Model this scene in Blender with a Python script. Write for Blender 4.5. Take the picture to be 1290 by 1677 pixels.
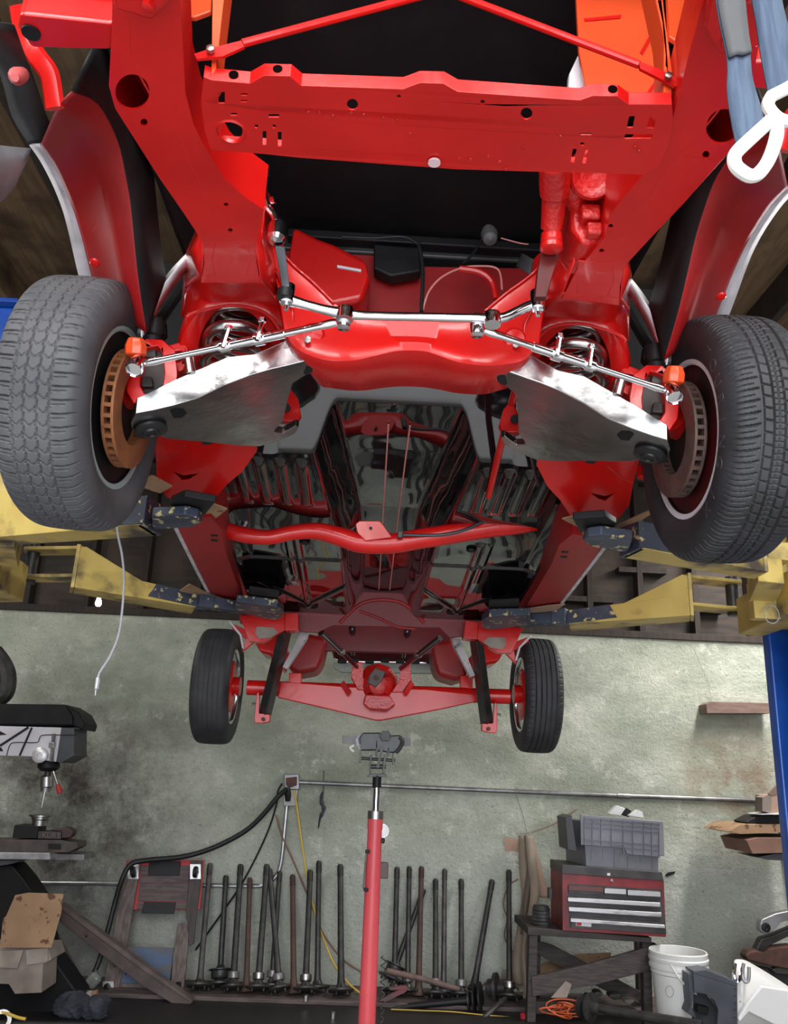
import bpy, math, random
import numpy as np
from mathutils import Vector, Matrix
from mathutils.geometry import tessellate_polygon

for o in list(bpy.data.objects): bpy.data.objects.remove(o)
SC = bpy.context.scene
COL = SC.collection
random.seed(7)
PI = math.pi
R = math.radians

# ------------------------------------------------------------------ camera
IW, IH, FPX = 1290, 1677, 1369.0
CAM_H = 1.32
PITCH, YAW, ROLL = R(17.4), R(1.3), R(2.36)
_f = Vector((math.sin(YAW)*math.cos(PITCH), math.cos(YAW)*math.cos(PITCH), math.sin(PITCH)))
_r = Vector((math.cos(YAW), -math.sin(YAW), 0))
_u = _r.cross(_f)
_r, _u = math.cos(ROLL)*_r + math.sin(ROLL)*_u, -math.sin(ROLL)*_r + math.cos(ROLL)*_u
CAM_P = Vector((0, 0, CAM_H))
cam = bpy.data.cameras.new('camera')
cam.sensor_fit = 'VERTICAL'; cam.sensor_height = 36.0; cam.lens = FPX/IH*36.0
cam.clip_start = 0.05
camo = bpy.data.objects.new('camera', cam); COL.objects.link(camo)
camo.matrix_world = Matrix(((_r.x, _u.x, -_f.x, 0), (_r.y, _u.y, -_f.y, 0), (_r.z, _u.z, -_f.z, CAM_H), (0, 0, 0, 1)))
SC.camera = camo

# ------------------------------------------------------------------ world, lights, exposure
SC.view_settings.view_transform = 'Standard'
SC.view_settings.look = 'None'
SC.view_settings.gamma = 1.0
SC.view_settings.use_curve_mapping = False
SC.view_settings.exposure = 0.15
wd = bpy.data.worlds.new('overcast_sky'); SC.world = wd; wd.use_nodes = True
wd.node_tree.nodes['Background'].inputs[0].default_value = (0.80, 0.88, 1.0, 1)
wd.node_tree.nodes['Background'].inputs[1].default_value = 1.0

def area(name, loc, target, sx, sy, power, col=(1, 1, 1)):
    l = bpy.data.lights.new(name, 'AREA'); l.shape = 'RECTANGLE'; l.size = sx; l.size_y = sy
    l.energy = power; l.color = col
    o = bpy.data.objects.new(name, l); COL.objects.link(o); o.location = loc
    o.rotation_euler = (Vector(target)-Vector(loc)).to_track_quat('-Z', 'Y').to_euler()
    return o
# daylight that falls through the open roller door behind the photographer
area('door_daylight', (0.2, -2.7, 1.75), (0.2, 4, 2.0), 4.6, 3.1, 190, (0.90, 0.95, 1.0))

# ------------------------------------------------------------------ pixel -> world helpers (at a stated real distance)
def ray(x, y):
    return _f + _r*((x-IW/2)/FPX) - _u*((y-IH/2)/FPX)
def at(x, y, Y):
    d = ray(x, y); return CAM_P + d*(Y/d.y)
def atz(x, y, z):
    d = ray(x, y); return CAM_P + d*((z-CAM_H)/d.z)
def atx(x, y, X):
    d = ray(x, y); return CAM_P + d*(X/d.x)
def onp(x, y, p0, n):
    d = ray(x, y); return CAM_P + d*((p0-CAM_P).dot(n)/d.dot(n))
X0 = 0.055
def keep(v): return Vector(v)
def mr(v): return Vector((2*X0-v[0], v[1], v[2]))
SIDES = (('left', keep), ('right', mr))

# ------------------------------------------------------------------ materials
MATS = {}
def nd(nt, t, **kw):
    n = nt.nodes.new(t)
    for k, v in kw.items():
        if k in n.inputs.keys() if hasattr(n.inputs, 'keys') else False: n.inputs[k].default_value = v
        else: setattr(n, k, v)
    return n
def M(name, c1, c2=None, rough=.5, metal=0.0, scale=6.0, lo=.4, hi=.6, bump=0.0, bscale=60.0, stretch=(1, 1, 1), coat=0.0,
      rough2=None, c3=None, s3=2.0, lo3=.5, hi3=.65, emit=0, spec=None, detail=6.0, coords='Object'):
    if name in MATS: return MATS[name]
    m = bpy.data.materials.new(name); m.use_nodes = True; nt = m.node_tree
    b = nt.nodes['Principled BSDF']
    def c4(c): return (c[0], c[1], c[2], 1)
    b.inputs['Base Color'].default_value = c4(c1); b.inputs['Roughness'].default_value = rough
    b.inputs['Metallic'].default_value = metal
    b.inputs['Coat Weight'].default_value = coat; b.inputs['Coat Roughness'].default_value = .04
    if spec is not None: b.inputs['Specular IOR Level'].default_value = spec
    if emit:
        b.inputs['Emission Color'].default_value = c4(c1); b.inputs['Emission Strength'].default_value = emit
    tc = None
    def noise_fac(sc, l, h, st=(1, 1, 1), det=detail):
        nonlocal tc
        if tc is None: tc = nt.nodes.new('ShaderNodeTexCoord')
        mp = nt.nodes.new('ShaderNodeMapping'); mp.inputs['Scale'].default_value = st
        nt.links.new(tc.outputs[coords], mp.inputs['Vector'])
        n = nt.nodes.new('ShaderNodeTexNoise'); n.inputs['Scale'].default_value = sc; n.inputs['Detail'].default_value = det
        nt.links.new(mp.outputs[0], n.inputs['Vector'])
        if l is None: return n.outputs['Fac']
        r = nt.nodes.new('ShaderNodeMapRange'); r.inputs['From Min'].default_value = l; r.inputs['From Max'].default_value = h
        nt.links.new(n.outputs['Fac'], r.inputs['Value']); return r.outputs[0]
    if c2 is not None:
        f = noise_fac(scale, lo, hi, stretch)
        mx = nt.nodes.new('ShaderNodeMix'); mx.data_type = 'RGBA'
        mx.inputs['A'].default_value = c4(c1); mx.inputs['B'].default_value = c4(c2)
        nt.links.new(f, mx.inputs['Factor']); out = mx.outputs['Result']
        if c3 is not None:
            f3 = noise_fac(s3, lo3, hi3)
            m3 = nt.nodes.new('ShaderNodeMix'); m3.data_type = 'RGBA'; m3.inputs['B'].default_value = c4(c3)
            nt.links.new(out, m3.inputs['A']); nt.links.new(f3, m3.inputs['Factor']); out = m3.outputs['Result']
        nt.links.new(out, b.inputs['Base Color'])
        if rough2 is not None:
            rr = nt.nodes.new('ShaderNodeMapRange'); rr.inputs['To Min'].default_value = rough; rr.inputs['To Max'].default_value = rough2
            nt.links.new(f, rr.inputs['Value']); nt.links.new(rr.outputs[0], b.inputs['Roughness'])
    if bump:
        f = noise_fac(bscale, None, None, stretch)
        bp = nt.nodes.new('ShaderNodeBump'); bp.inputs['Strength'].default_value = 1.0; bp.inputs['Distance'].default_value = bump
        nt.links.new(f, bp.inputs['Height']); nt.links.new(bp.outputs[0], b.inputs['Normal'])
        if coat: nt.links.new(bp.outputs[0], b.inputs['Coat Normal'])
    MATS[name] = m; return m

red = M('red_gloss_paint', (.60, .009, .007), (.52, .007, .006), rough=.26, scale=5, coat=.2, spec=.4, bump=.0008, bscale=22)
redrough = M('red_paint_on_cast_iron', (.56, .009, .007), (.46, .007, .006), rough=.33, scale=9, coat=.3, bump=.003, bscale=90)
redmatte = M('dark_matte_red', (.34, .008, .009), (.26, .006, .007), rough=.45, scale=4, bump=.0006, bscale=30)  # darker, duller red than the main paint
orange = M('overlit_red_paint', (.78, .085, .02), (.74, .07, .017), rough=.3, scale=4, coat=.3)  # the car's red shifted to orange to paint in strong front light
blackgloss = M('black_gloss_floor_paint', (.004, .004, .005), (.006, .006, .007), rough=.03, scale=3, coat=1.0, bump=.006, bscale=4.0, detail=1.0)
black = M('black_satin_paint', (.006, .006, .007), (.010, .010, .011), rough=.5, scale=7, spec=.25)
blackmatte = M('black_dull_hood', (.007, .007, .008), (.012, .012, .012), rough=.6, scale=9, lo=.5, hi=.75, spec=.25)
chrome = M('chrome', (.86, .87, .90), rough=.07, metal=1)
polished = M('polished_steel', (.55, .55, .55), (.42, .42, .42), rough=.15, metal=1, scale=7, rough2=.25, bump=.0012, bscale=14)
springsteel = M('polished_spring_steel', (.75, .74, .73), (.58, .57, .56), rough=.24, metal=1, scale=20)
steel = M('bare_steel', (.45, .44, .42), (.25, .24, .23), rough=.35, metal=1, scale=14)
darksteel = M('dark_oily_steel', (.035, .033, .032), (.075, .070, .066), rough=.45, metal=.4, scale=18, lo=.35, hi=.75)
rust = M('rusty_steel', (.11, .045, .03), (.06, .035, .028), rough=.7, scale=25, metal=.1)
rotorrust = M('rusty_rotor_face', (.34, .13, .05), (.24, .09, .04), rough=.55, scale=20, metal=.3)
rotorgrey = M('brown_grey_rotor_face', (.16, .10, .08), (.10, .07, .06), rough=.5, scale=20, metal=.4)
rubber = M('tyre_rubber', (.018, .018, .020), (.032, .032, .036), rough=.62, scale=9)
rubberworn = M('dusty_worn_tyre_rubber', (.055, .055, .060), (.095, .095, .10), rough=.7, scale=7, lo=.35, hi=.7)
blackrubber = M('black_rubber', (.010, .010, .011), rough=.5, spec=.3)
yellow = M('chipped_yellow_paint', (.60, .45, .13), (.50, .36, .10), rough=.5, scale=5, c3=(.07, .055, .04), s3=6, lo3=.50, hi3=.66, bump=.001, bscale=40)
navy = M('chipped_navy_paint', (.030, .038, .060), (.055, .065, .095), rough=.45, scale=7, c3=(.50, .42, .18), s3=34, lo3=.60, hi3=.64, bump=.001, bscale=30)
blue = M('blue_lift_paint', (.012, .085, .42), (.010, .06, .33), rough=.3, scale=5, coat=.3)
whitelip = M('bare_metal_fender_lip', (.62, .58, .62), (.42, .40, .42), rough=.4, scale=14, lo=.35, hi=.65, c3=(.05, .05, .05), s3=34, lo3=.66, hi3=.70)
whitemetal = M('pale_primer', (.66, .62, .66), rough=.4)
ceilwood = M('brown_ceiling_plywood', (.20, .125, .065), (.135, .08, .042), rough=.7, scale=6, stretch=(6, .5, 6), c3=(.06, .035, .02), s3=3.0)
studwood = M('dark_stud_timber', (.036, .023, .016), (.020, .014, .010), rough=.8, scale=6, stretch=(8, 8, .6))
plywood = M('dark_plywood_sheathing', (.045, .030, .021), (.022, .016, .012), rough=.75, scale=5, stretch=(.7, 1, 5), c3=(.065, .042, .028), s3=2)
oldwood = M('grey_weathered_wood', (.17, .13, .12), (.10, .078, .072), rough=.75, scale=9, stretch=(7, 7, .8))
darkwood = M('dark_stained_timber', (.060, .046, .042), (.032, .026, .025), rough=.7, scale=8, stretch=(1, 6, 7), bump=.0015, bscale=30)
cardboard = M('brown_cardboard', (.36, .22, .125), (.30, .18, .10), rough=.8, scale=6, c3=(.12, .06, .03), s3=22, lo3=.59, hi3=.64)
cardpale = M('faded_cardboard', (.30, .25, .215), (.22, .18, .155), rough=.85, scale=7, c3=(.14, .11, .09), s3=5, lo3=.55, hi3=.75)
cardtan = M('tan_template_card', (.31, .245, .185), (.23, .18, .135), rough=.8, scale=7)
cardpink = M('pale_cardboard', (.42, .27, .20), (.35, .22, .16), rough=.8, scale=6)
whiteplastic = M('white_plastic', (.82, .82, .80), (.72, .72, .70), rough=.4, scale=5, lo=.45, hi=.8, c3=(.3, .29, .28), s3=26, lo3=.70, hi3=.76)
brightplastic = M('bright_white_plastic', (.90, .90, .90), rough=.35)
greyplastic = M('grey_plastic', (.20, .20, .225), (.165, .165, .185), rough=.45, scale=7)
slate = M('slate_grey_plastic', (.085, .092, .11), (.06, .066, .08), rough=.45, scale=7)
chestred = M('worn_red_enamel', (.27, .035, .04), (.17, .028, .032), rough=.4, scale=6, c3=(.06, .03, .03), s3=8, lo3=.62, hi3=.72)
chestblack = M('grimy_dark_enamel', (.040, .036, .037), (.065, .058, .058), rough=.45, scale=10)
alutrim = M('scuffed_aluminium_trim', (.72, .71, .72), (.30, .29, .29), rough=.35, metal=.6, scale=14, stretch=(.6, 1, 3), lo=.5, hi=.7)
greymetal = M('grey_conduit', (.26, .25, .25), (.17, .16, .16), rough=.4, metal=.6, scale=12)
ragblue = M('dark_blue_rag', (.045, .050, .065), (.02, .022, .03), rough=.9, scale=9)
strapblue = M('blue_strap_webbing', (.022, .042, .080), (.042, .070, .115), rough=.75, scale=9, stretch=(14, 14, 1.5), bump=.001, bscale=90)
strapgrey = M('grey_strap_sleeve', (.035, .037, .042), (.045, .045, .05), rough=.7, scale=8)
ringwhite = M('off_white_ring', (.80, .78, .74), (.70, .67, .62), rough=.45, scale=8)
jackred = M('worn_red_jack_paint', (.60, .075, .09), (.54, .06, .075), rough=.35, scale=4, c3=(.10, .02, .025), s3=11, lo3=.68, hi3=.74)
cordorange = M('orange_cord', (.55, .10, .03), rough=.5)
cordyellow = M('yellow_cord', (.62, .42, .06), rough=.5)
cordbrown = M('brown_cord', (.20, .10, .07), rough=.6)
cordgrey = M('grey_wire', (.30, .30, .33), rough=.4)
presswhite = M('off_white_machine_paint', (.62, .60, .63), (.52, .50, .53), rough=.4, scale=5)
pressgrey = M('dark_grey_machine_paint', (.050, .052, .062), (.07, .072, .08), rough=.45, scale=5)
blueply = M('blue_painted_board', (.085, .13, .22), (.13, .115, .115), rough=.7, scale=6, stretch=(1, 1, 3), lo=.45, hi=.62)
redtrim = M('red_trim', (.40, .02, .025), rough=.5)

# ------------------------------------------------------------------ mesh builder
def frame_axes(d, hint=None):
    d = Vector(d).normalized()
    h = Vector(hint) if hint is not None else (Vector((0, 0, 1)) if abs(d.z) < .9 else Vector((1, 0, 0)))
    a = h - d*h.dot(d)
    if a.length < 1e-6:
        h = Vector((0, 1, 0)); a = h - d*h.dot(d)
    a.normalize(); return a, d.cross(a)
class MB:
    def __init__(s): s.v = []; s.f = []
    def add(s, vs, fs):
        o = len(s.v); s.v += [Vector(p) for p in vs]; s.f += [tuple(i+o for i in f) for f in fs]; return s
    def tube(s, pts, r, n=10, closed=False, caps=True, flat=None, hint=None):
        pts = [Vector(p) for p in pts]; N = len(pts)
        rs = r if isinstance(r, (list, tuple)) else [r]*N
        vs = []; fs = []; a = None
        for i, p in enumerate(pts):
            if closed: t = pts[(i+1) % N]-pts[i-1]
            else: t = pts[min(i+1, N-1)]-pts[max(i-1, 0)]
            t.normalize()
            if a is None: a, b = frame_axes(t, hint)
            else:
                a = a - t*a.dot(t); a.normalize(); b = t.cross(a)
            for k in range(n):
                q = 2*PI*k/n
                fl = flat if flat else 1
                vs.append(p + (a*math.cos(q)*fl + b*math.sin(q))*rs[i])
        for i in range(N if closed else N-1):
            j = (i+1) % N
            for k in range(n):
                l = (k+1) % n; fs.append((i*n+k, i*n+l, j*n+l, j*n+k))
        if caps and not closed:
            fs.append(tuple(range(n))[::-1]); fs.append(tuple((N-1)*n+k for k in range(n)))
        return s.add(vs, fs)
    def lathe(s, prof, org, axis, n=28, closed=False, hint=None, arc=None):
        a, b = frame_axes(axis, hint); ax = Vector(axis).normalized(); org = Vector(org)
        vs = []; fs = []; m = len(prof)
        cnt = n if arc is None else n+1
        for k in range(cnt):
            q = 2*PI*k/n if arc is None else arc[0]+(arc[1]-arc[0])*k/n
            for (r, h) in prof: vs.append(org + ax*h + (a*math.cos(q)+b*math.sin(q))*r)
        for k in range(n):
            l = (k+1) % cnt
            for i in range(m if closed else m-1):
                j = (i+1) % m; fs.append((k*m+i, l*m+i, l*m+j, k*m+j))
        if not closed and arc is None:
            if prof[0][0] > 1e-5: fs.append(tuple(k*m for k in range(n)))
            if prof[-1][0] > 1e-5: fs.append(tuple(k*m+m-1 for k in range(n)))
        return s.add(vs, fs)
    def cyl(s, p, q, r, n=16, r2=None): return s.tube([p, q], [r, r if r2 is None else r2], n)
    def prism(s, out, vec, holes=()):
        loops = [[Vector(p) for p in out]] + [[Vector(p) for p in h] for h in holes]
        o = loops[0]; nrm = Vector((0, 0, 0))
        for i in range(len(o)): nrm += (o[i]-o[0]).cross(o[(i+1) % len(o)]-o[0])
        a, b = frame_axes(nrm)
        l2 = [[Vector(((p-o[0]).dot(a), (p-o[0]).dot(b), 0)) for p in l] for l in loops]
        tri = tessellate_polygon(l2)
        flat = [p for l in loops for p in l]; N = len(flat)
        vecs = vec if isinstance(vec, list) else [Vector(vec)]*N
        vs = flat + [p+Vector(w) for p, w in zip(flat, vecs)]
        fs = [tuple(t) for t in tri] + [tuple(i+N for i in t)[::-1] for t in tri]
        k = 0
        for l in loops:
            m = len(l)
            for i in range(m):
                j = (i+1) % m; fs.append((k+i, k+j, N+k+j, N+k+i))
            k += m
        return s.add(vs, fs)
    def shell(s, out, vec, holes=(), top=False):
        """bottom sheet with holes and a wall up along its rim, open on top"""
        loops = [[Vector(p) for p in out]] + [[Vector(p) for p in h] for h in holes]
        o = loops[0]; nrm = Vector((0, 0, 0))
        for i in range(len(o)): nrm += (o[i]-o[0]).cross(o[(i+1) % len(o)]-o[0])
        a, b = frame_axes(nrm)
        l2 = [[Vector(((p-o[0]).dot(a), (p-o[0]).dot(b), 0)) for p in l] for l in loops]
        tri = tessellate_polygon(l2); flat = [p for l in loops for p in l]; N = len(flat); m = len(o)
        vecs = vec if isinstance(vec, list) else [Vector(vec)]*m
        vs = flat + [p+Vector(w) for p, w in zip(o, vecs)]
        fs = [tuple(t) for t in tri] + [(i, (i+1) % m, N+(i+1) % m, N+i) for i in range(m)]
        if top: fs += [tuple(i+N for i in t)[::-1] for t in tessellate_polygon([l2[0]])]
        return s.add(vs, fs)
    def box(s, c, size, rot=None):
        c = Vector(c); x, y, z = [q/2 for q in size]
        vs = [Vector((sx*x, sy*y, sz*z)) for sx in (-1, 1) for sy in (-1, 1) for sz in (-1, 1)]
        if rot is not None: vs = [rot @ p for p in vs]
        return s.add([p+c for p in vs], [(0, 1, 3, 2), (4, 6, 7, 5), (0, 4, 5, 1), (2, 3, 7, 6), (0, 2, 6, 4), (1, 5, 7, 3)])
    def bar(s, p, q, w, h, hint=(0, 0, 1), w2=None, h2=None):
        p = Vector(p); q = Vector(q); a, b = frame_axes(q-p, hint)
        w2 = w if w2 is None else w2; h2 = h if h2 is None else h2
        vs = []
        for c, ww, hh in ((p, w, h), (q, w2, h2)):
            for i, j in ((-1, -1), (1, -1), (1, 1), (-1, 1)): vs.append(c + b*(i*ww/2) + a*(j*hh/2))
        return s.add(vs, [(0, 1, 2, 3), (4, 7, 6, 5), (0, 4, 5, 1), (1, 5, 6, 2), (2, 6, 7, 3), (3, 7, 4, 0)])
    def grid(s, rows, closed_u=False):
        m = len(rows[0]); fs = []
        for i in range(len(rows)-1):
            for j in range(m-1): fs.append((i*m+j, i*m+j+1, (i+1)*m+j+1, (i+1)*m+j))
        return s.add([p for r in rows for p in r], fs)
    def hexbolt(s, p, axis, r, h): return s.lathe([(r, 0), (r, h), (r*.6, h*1.15), (0, h*1.15)], p, axis, n=6)
    def build(s, name, mat, parent=None, bevel=0, solid=0, smooth=True, ang=35, sub=0, seg=2, recalc=True):
        me = bpy.data.meshes.new(name); me.from_pydata([tuple(p) for p in s.v], [], s.f)
        if recalc:
            import bmesh
            bm = bmesh.new(); bm.from_mesh(me); bmesh.ops.recalc_face_normals(bm, faces=bm.faces[:]); bm.to_mesh(me); bm.free()
        if smooth:
            me.shade_smooth(); me.set_sharp_from_angle(angle=R(ang))
        me.materials.append(mat)
        o = bpy.data.objects.new(name, me); COL.objects.link(o)
        if solid:
            md = o.modifiers.new('sheet', 'SOLIDIFY'); md.thickness = solid; md.offset = 0
        if sub:
            md = o.modifiers.new('sub', 'SUBSURF'); md.levels = sub; md.render_levels = sub
        if bevel:
            md = o.modifiers.new('bevel', 'BEVEL'); md.width = bevel; md.segments = seg; md.limit_method = 'ANGLE'; md.angle_limit = R(40); md.harden_normals = smooth
        if parent is not None: child(o, parent)
        return o
def child(o, parent):
    o.parent = parent
    if parent.type == 'EMPTY' or parent.get('_moved'):
        o.matrix_parent_inverse = parent.matrix_basis.inverted()
    return o
def tag(o, label, cat, group=None):
    o['label'] = label; o['category'] = cat
    if group: o['group'] = group
    return o
def thing(name, label, cat, loc=(0, 0, 0), group=None):
    o = bpy.data.objects.new(name, None); COL.objects.link(o); o.location = loc; o.empty_display_size = .05
    o.matrix_basis = Matrix.Translation(Vector(loc))
    return tag(o, label, cat, group)
def struct(o): o['kind'] = 'structure'; return o
def circ(x, y, rx, ry, fn, n=18): return [fn(x+rx*math.cos(2*PI*k/n), y+ry*math.sin(2*PI*k/n)) for k in range(n)]
def rectpx(x0, y0, x1, y1, fn): return [fn(x0, y0), fn(x1, y0), fn(x1, y1), fn(x0, y1)]
def smooth_path(pts, n=6):
    pts = [Vector(p) for p in pts]; out = []
    for i in range(len(pts)-1):
        p0 = pts[max(i-1, 0)]; p1 = pts[i]; p2 = pts[i+1]; p3 = pts[min(i+2, len(pts)-1)]
        for k in range(n):
            t = k/n
            out.append(.5*((2*p1)+(p2-p0)*t+(2*p0-5*p1+4*p2-p3)*t*t+(3*p1-p0-3*p2+p3)*t**3))
    out.append(pts[-1]); return out
UP = Vector((0, 0, 1)); YV = Vector((0, 1, 0)); XV = Vector((1, 0, 0))
def text_mesh(name, txt, size, mat, parent, mw, extrude=.0006):
    c = bpy.data.curves.new(name, 'FONT'); c.body = txt; c.size = size; c.extrude = extrude; c.align_x = 'CENTER'; c.align_y = 'CENTER'
    t = bpy.data.objects.new('tmp', c); COL.objects.link(t)
    me = bpy.data.meshes.new_from_object(t.evaluated_get(bpy.context.evaluated_depsgraph_get()))
    bpy.data.objects.remove(t); me.name = name
    me.transform(mw); me.materials.clear(); me.materials.append(mat)
    o = bpy.data.objects.new(name, me); COL.objects.link(o)
    if parent is not None: child(o, parent)
    return o

# ================================================================== SETTING
WY = 6.0            # back wall plane
def wall_material():
    m = bpy.data.materials.new('rough_painted_concrete'); m.use_nodes = True; nt = m.node_tree; b = nt.nodes['Principled BSDF']
    b.inputs['Roughness'].default_value = .85
    tc = nt.nodes.new('ShaderNodeTexCoord')
    def noise(sc, det=8, st=(1, 1, 1), rough=.6):
        mp = nt.nodes.new('ShaderNodeMapping'); mp.inputs['Scale'].default_value = st; nt.links.new(tc.outputs['Object'], mp.inputs['Vector'])
        n = nt.nodes.new('ShaderNodeTexNoise'); n.inputs['Scale'].default_value = sc; n.inputs['Detail'].default_value = det; n.inputs['Roughness'].default_value = rough
        nt.links.new(mp.outputs[0], n.inputs['Vector']); return n.outputs['Fac']
    def mrange(s, a, c, t0=0., t1=1.):
        r = nt.nodes.new('ShaderNodeMapRange'); r.inputs['From Min'].default_value = a; r.inputs['From Max'].default_value = c
        r.inputs['To Min'].default_value = t0; r.inputs['To Max'].default_value = t1; nt.links.new(s, r.inputs['Value']); return r.outputs[0]
    def mix(a, c, f):
        x = nt.nodes.new('ShaderNodeMix'); x.data_type = 'RGBA'
        for k, s in (('A', a), ('B', c)):
            if isinstance(s, tuple): x.inputs[k].default_value = (*s, 1)
            else: nt.links.new(s, x.inputs[k])
        nt.links.new(f, x.inputs['Factor']); return x.outputs['Result']
    def mul(a, c):
        x = nt.nodes.new('ShaderNodeMath'); x.operation = 'MULTIPLY'
        nt.links.new(a, x.inputs[0])
        if isinstance(c, float): x.inputs[1].default_value = c
        else: nt.links.new(c, x.inputs[1])
        return x.outputs[0]
    sep = nt.nodes.new('ShaderNodeSeparateXYZ'); nt.links.new(tc.outputs['Object'], sep.inputs[0])
    base = mix((.36, .39, .305), (.55, .57, .47), mrange(noise(2.2, 10, (1, 1, 1.6), .68), .36, .62))
    base = mix(base, (.27, .295, .225), mul(mrange(noise(1.3, 8, (.7, 1, 1.5), .65), .48, .66), .85))     # green streaks
    # bare grey concrete low on the wall where the paint has gone
    low = mrange(sep.outputs['Z'], 1.05, .55)
    base = mix(base, (.50, .52, .47), mul(low, .75))
    # light worn patches
    base = mix(base, (.68, .69, .60), mul(mrange(noise(4.3, 10, (1, 1, 1.2), .75), .55, .63), .7))
    # pits
    base = mix(base, (.16, .17, .135), mul(mrange(noise(48, 4, (1, 1, 1), .7), .58, .68), .75))
    # brown grinding grime behind the drill press
    vd = nt.nodes.new('ShaderNodeVectorMath'); vd.operation = 'DISTANCE'; vd.inputs[1].default_value = (-1.95, WY, .95)
    mp = nt.nodes.new('ShaderNodeMapping'); nt.links.new(tc.outputs['Object'], mp.inputs['Vector']); nt.links.new(mp.outputs[0], vd.inputs[0])
    grime = mrange(vd.outputs['Value'], 1.25, .25)
    base = mix(base, (.085, .070, .062), mul(mrange(grime, 0., 1.), mrange(noise(3.5, 9, (1, 1, 1), .75), .36, .60)))
    # rust stain next to the blue post
    vd2 = nt.nodes.new('ShaderNodeVectorMath'); vd2.operation = 'DISTANCE'; vd2.inputs[1].default_value = (2.62, WY, 1.35)
    nt.links.new(tc.outputs['Object'], vd2.inputs[0])
    base = mix(base, (.30, .20, .13), mul(mul(mrange(vd2.outputs['Value'], .6, .1), mrange(noise(6, 8), .4, .6)), .75))
    nt.links.new(base, b.inputs['Base Color'])
    bp = nt.nodes.new('ShaderNodeBump'); bp.inputs['Strength'].default_value = 1; bp.inputs['Distance'].default_value = .016
    nt.links.new(noise(38, 6, (1, 1, 1), .7), bp.inputs['Height']); nt.links.new(bp.outputs[0], b.inputs['Normal'])
    return m
def floor_material():
    m = bpy.data.materials.new('oil_stained_floor_daylit'); m.use_nodes = True; nt = m.node_tree; b = nt.nodes['Principled BSDF']
    tc = nt.nodes.new('ShaderNodeTexCoord'); n = nt.nodes.new('ShaderNodeTexNoise'); n.inputs['Scale'].default_value = 1.6; n.inputs['Detail'].default_value = 8
    nt.links.new(tc.outputs['Object'], n.inputs['Vector'])
    r = nt.nodes.new('ShaderNodeMapRange'); r.inputs['From Min'].default_value = .42; r.inputs['From Max'].default_value = .62; nt.links.new(n.outputs['Fac'], r.inputs['Value'])
    sep = nt.nodes.new('ShaderNodeSeparateXYZ'); nt.links.new(tc.outputs['Object'], sep.inputs[0])
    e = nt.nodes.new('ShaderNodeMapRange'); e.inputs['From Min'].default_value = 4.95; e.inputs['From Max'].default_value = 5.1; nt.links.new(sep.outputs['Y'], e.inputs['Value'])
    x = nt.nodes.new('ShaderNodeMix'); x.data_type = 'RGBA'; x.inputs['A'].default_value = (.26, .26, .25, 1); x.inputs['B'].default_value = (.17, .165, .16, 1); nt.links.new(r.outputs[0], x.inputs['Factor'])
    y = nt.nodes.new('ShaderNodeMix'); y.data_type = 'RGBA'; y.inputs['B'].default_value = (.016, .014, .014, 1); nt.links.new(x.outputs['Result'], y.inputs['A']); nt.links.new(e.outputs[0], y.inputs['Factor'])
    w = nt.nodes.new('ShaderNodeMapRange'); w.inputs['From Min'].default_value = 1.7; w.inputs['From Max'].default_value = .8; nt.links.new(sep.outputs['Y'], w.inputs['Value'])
    v = nt.nodes.new('ShaderNodeMix'); v.data_type = 'RGBA'; v.inputs['B'].default_value = (.36, .36, .37, 1); nt.links.new(y.outputs['Result'], v.inputs['A']); nt.links.new(w.outputs[0], v.inputs['Factor'])  # paler colour near the door stands in for daylight on the floor
    nt.links.new(v.outputs['Result'], b.inputs['Base Color']); b.inputs['Roughness'].default_value = .5
    return m
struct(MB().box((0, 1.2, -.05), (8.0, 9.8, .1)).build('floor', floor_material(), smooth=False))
struct(MB().box((0, WY+.1, 1.165), (8.0, .2, 2.33)).build('wall_back', wall_material(), smooth=False))
# timber-framed upper wall on top of the concrete: sheathing, sill plate, single studs
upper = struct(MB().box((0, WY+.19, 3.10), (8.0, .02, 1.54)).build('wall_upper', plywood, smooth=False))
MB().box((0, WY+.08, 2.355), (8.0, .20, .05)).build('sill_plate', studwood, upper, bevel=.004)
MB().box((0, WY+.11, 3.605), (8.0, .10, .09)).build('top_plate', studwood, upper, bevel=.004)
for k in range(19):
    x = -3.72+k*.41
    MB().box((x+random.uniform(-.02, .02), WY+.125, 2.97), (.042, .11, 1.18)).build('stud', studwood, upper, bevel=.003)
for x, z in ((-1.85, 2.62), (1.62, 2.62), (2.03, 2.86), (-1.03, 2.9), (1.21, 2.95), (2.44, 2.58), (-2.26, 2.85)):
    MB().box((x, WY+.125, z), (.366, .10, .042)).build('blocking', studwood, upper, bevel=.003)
ceil = struct(MB().box((0, 1.6, 3.86), (8.0, 9.2, .03)).build('ceiling', ceilwood, smooth=False))
for k in range(14):
    MB().box((-3.77+k*.58, 1.6, 3.75), (.045, 9.0, .19)).build('joist', studwood if k % 3 else ceilwood, ceil, bevel=.004)
struct(MB().box((-4.0, 1.6, 1.95), (.1, 9.2, 3.9)).build('wall_left', plywood, smooth=False))
struct(MB().box((4.0, 1.6, 1.95), (.1, 9.2, 3.9)).build('wall_right', plywood, smooth=False))
struct(MB().box((-3.3, -3.05, 1.95), (1.5, .12, 3.9)).box((3.35, -3.05, 1.95), (1.4, .12, 3.9)).box((.1, -3.05, 3.62), (5.3, .12, .55)).build('wall_front', plywood, smooth=False))
# low timber kerb the parts stand on
struct(MB().box((0, 5.80, .012), (7.8, .40, .024)).build('trim_1', M('pinkish_kerb_board', (.13, .095, .09), (.07, .052, .05), rough=.7, scale=7, stretch=(1, 5, 5)), bevel=.004))

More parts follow.
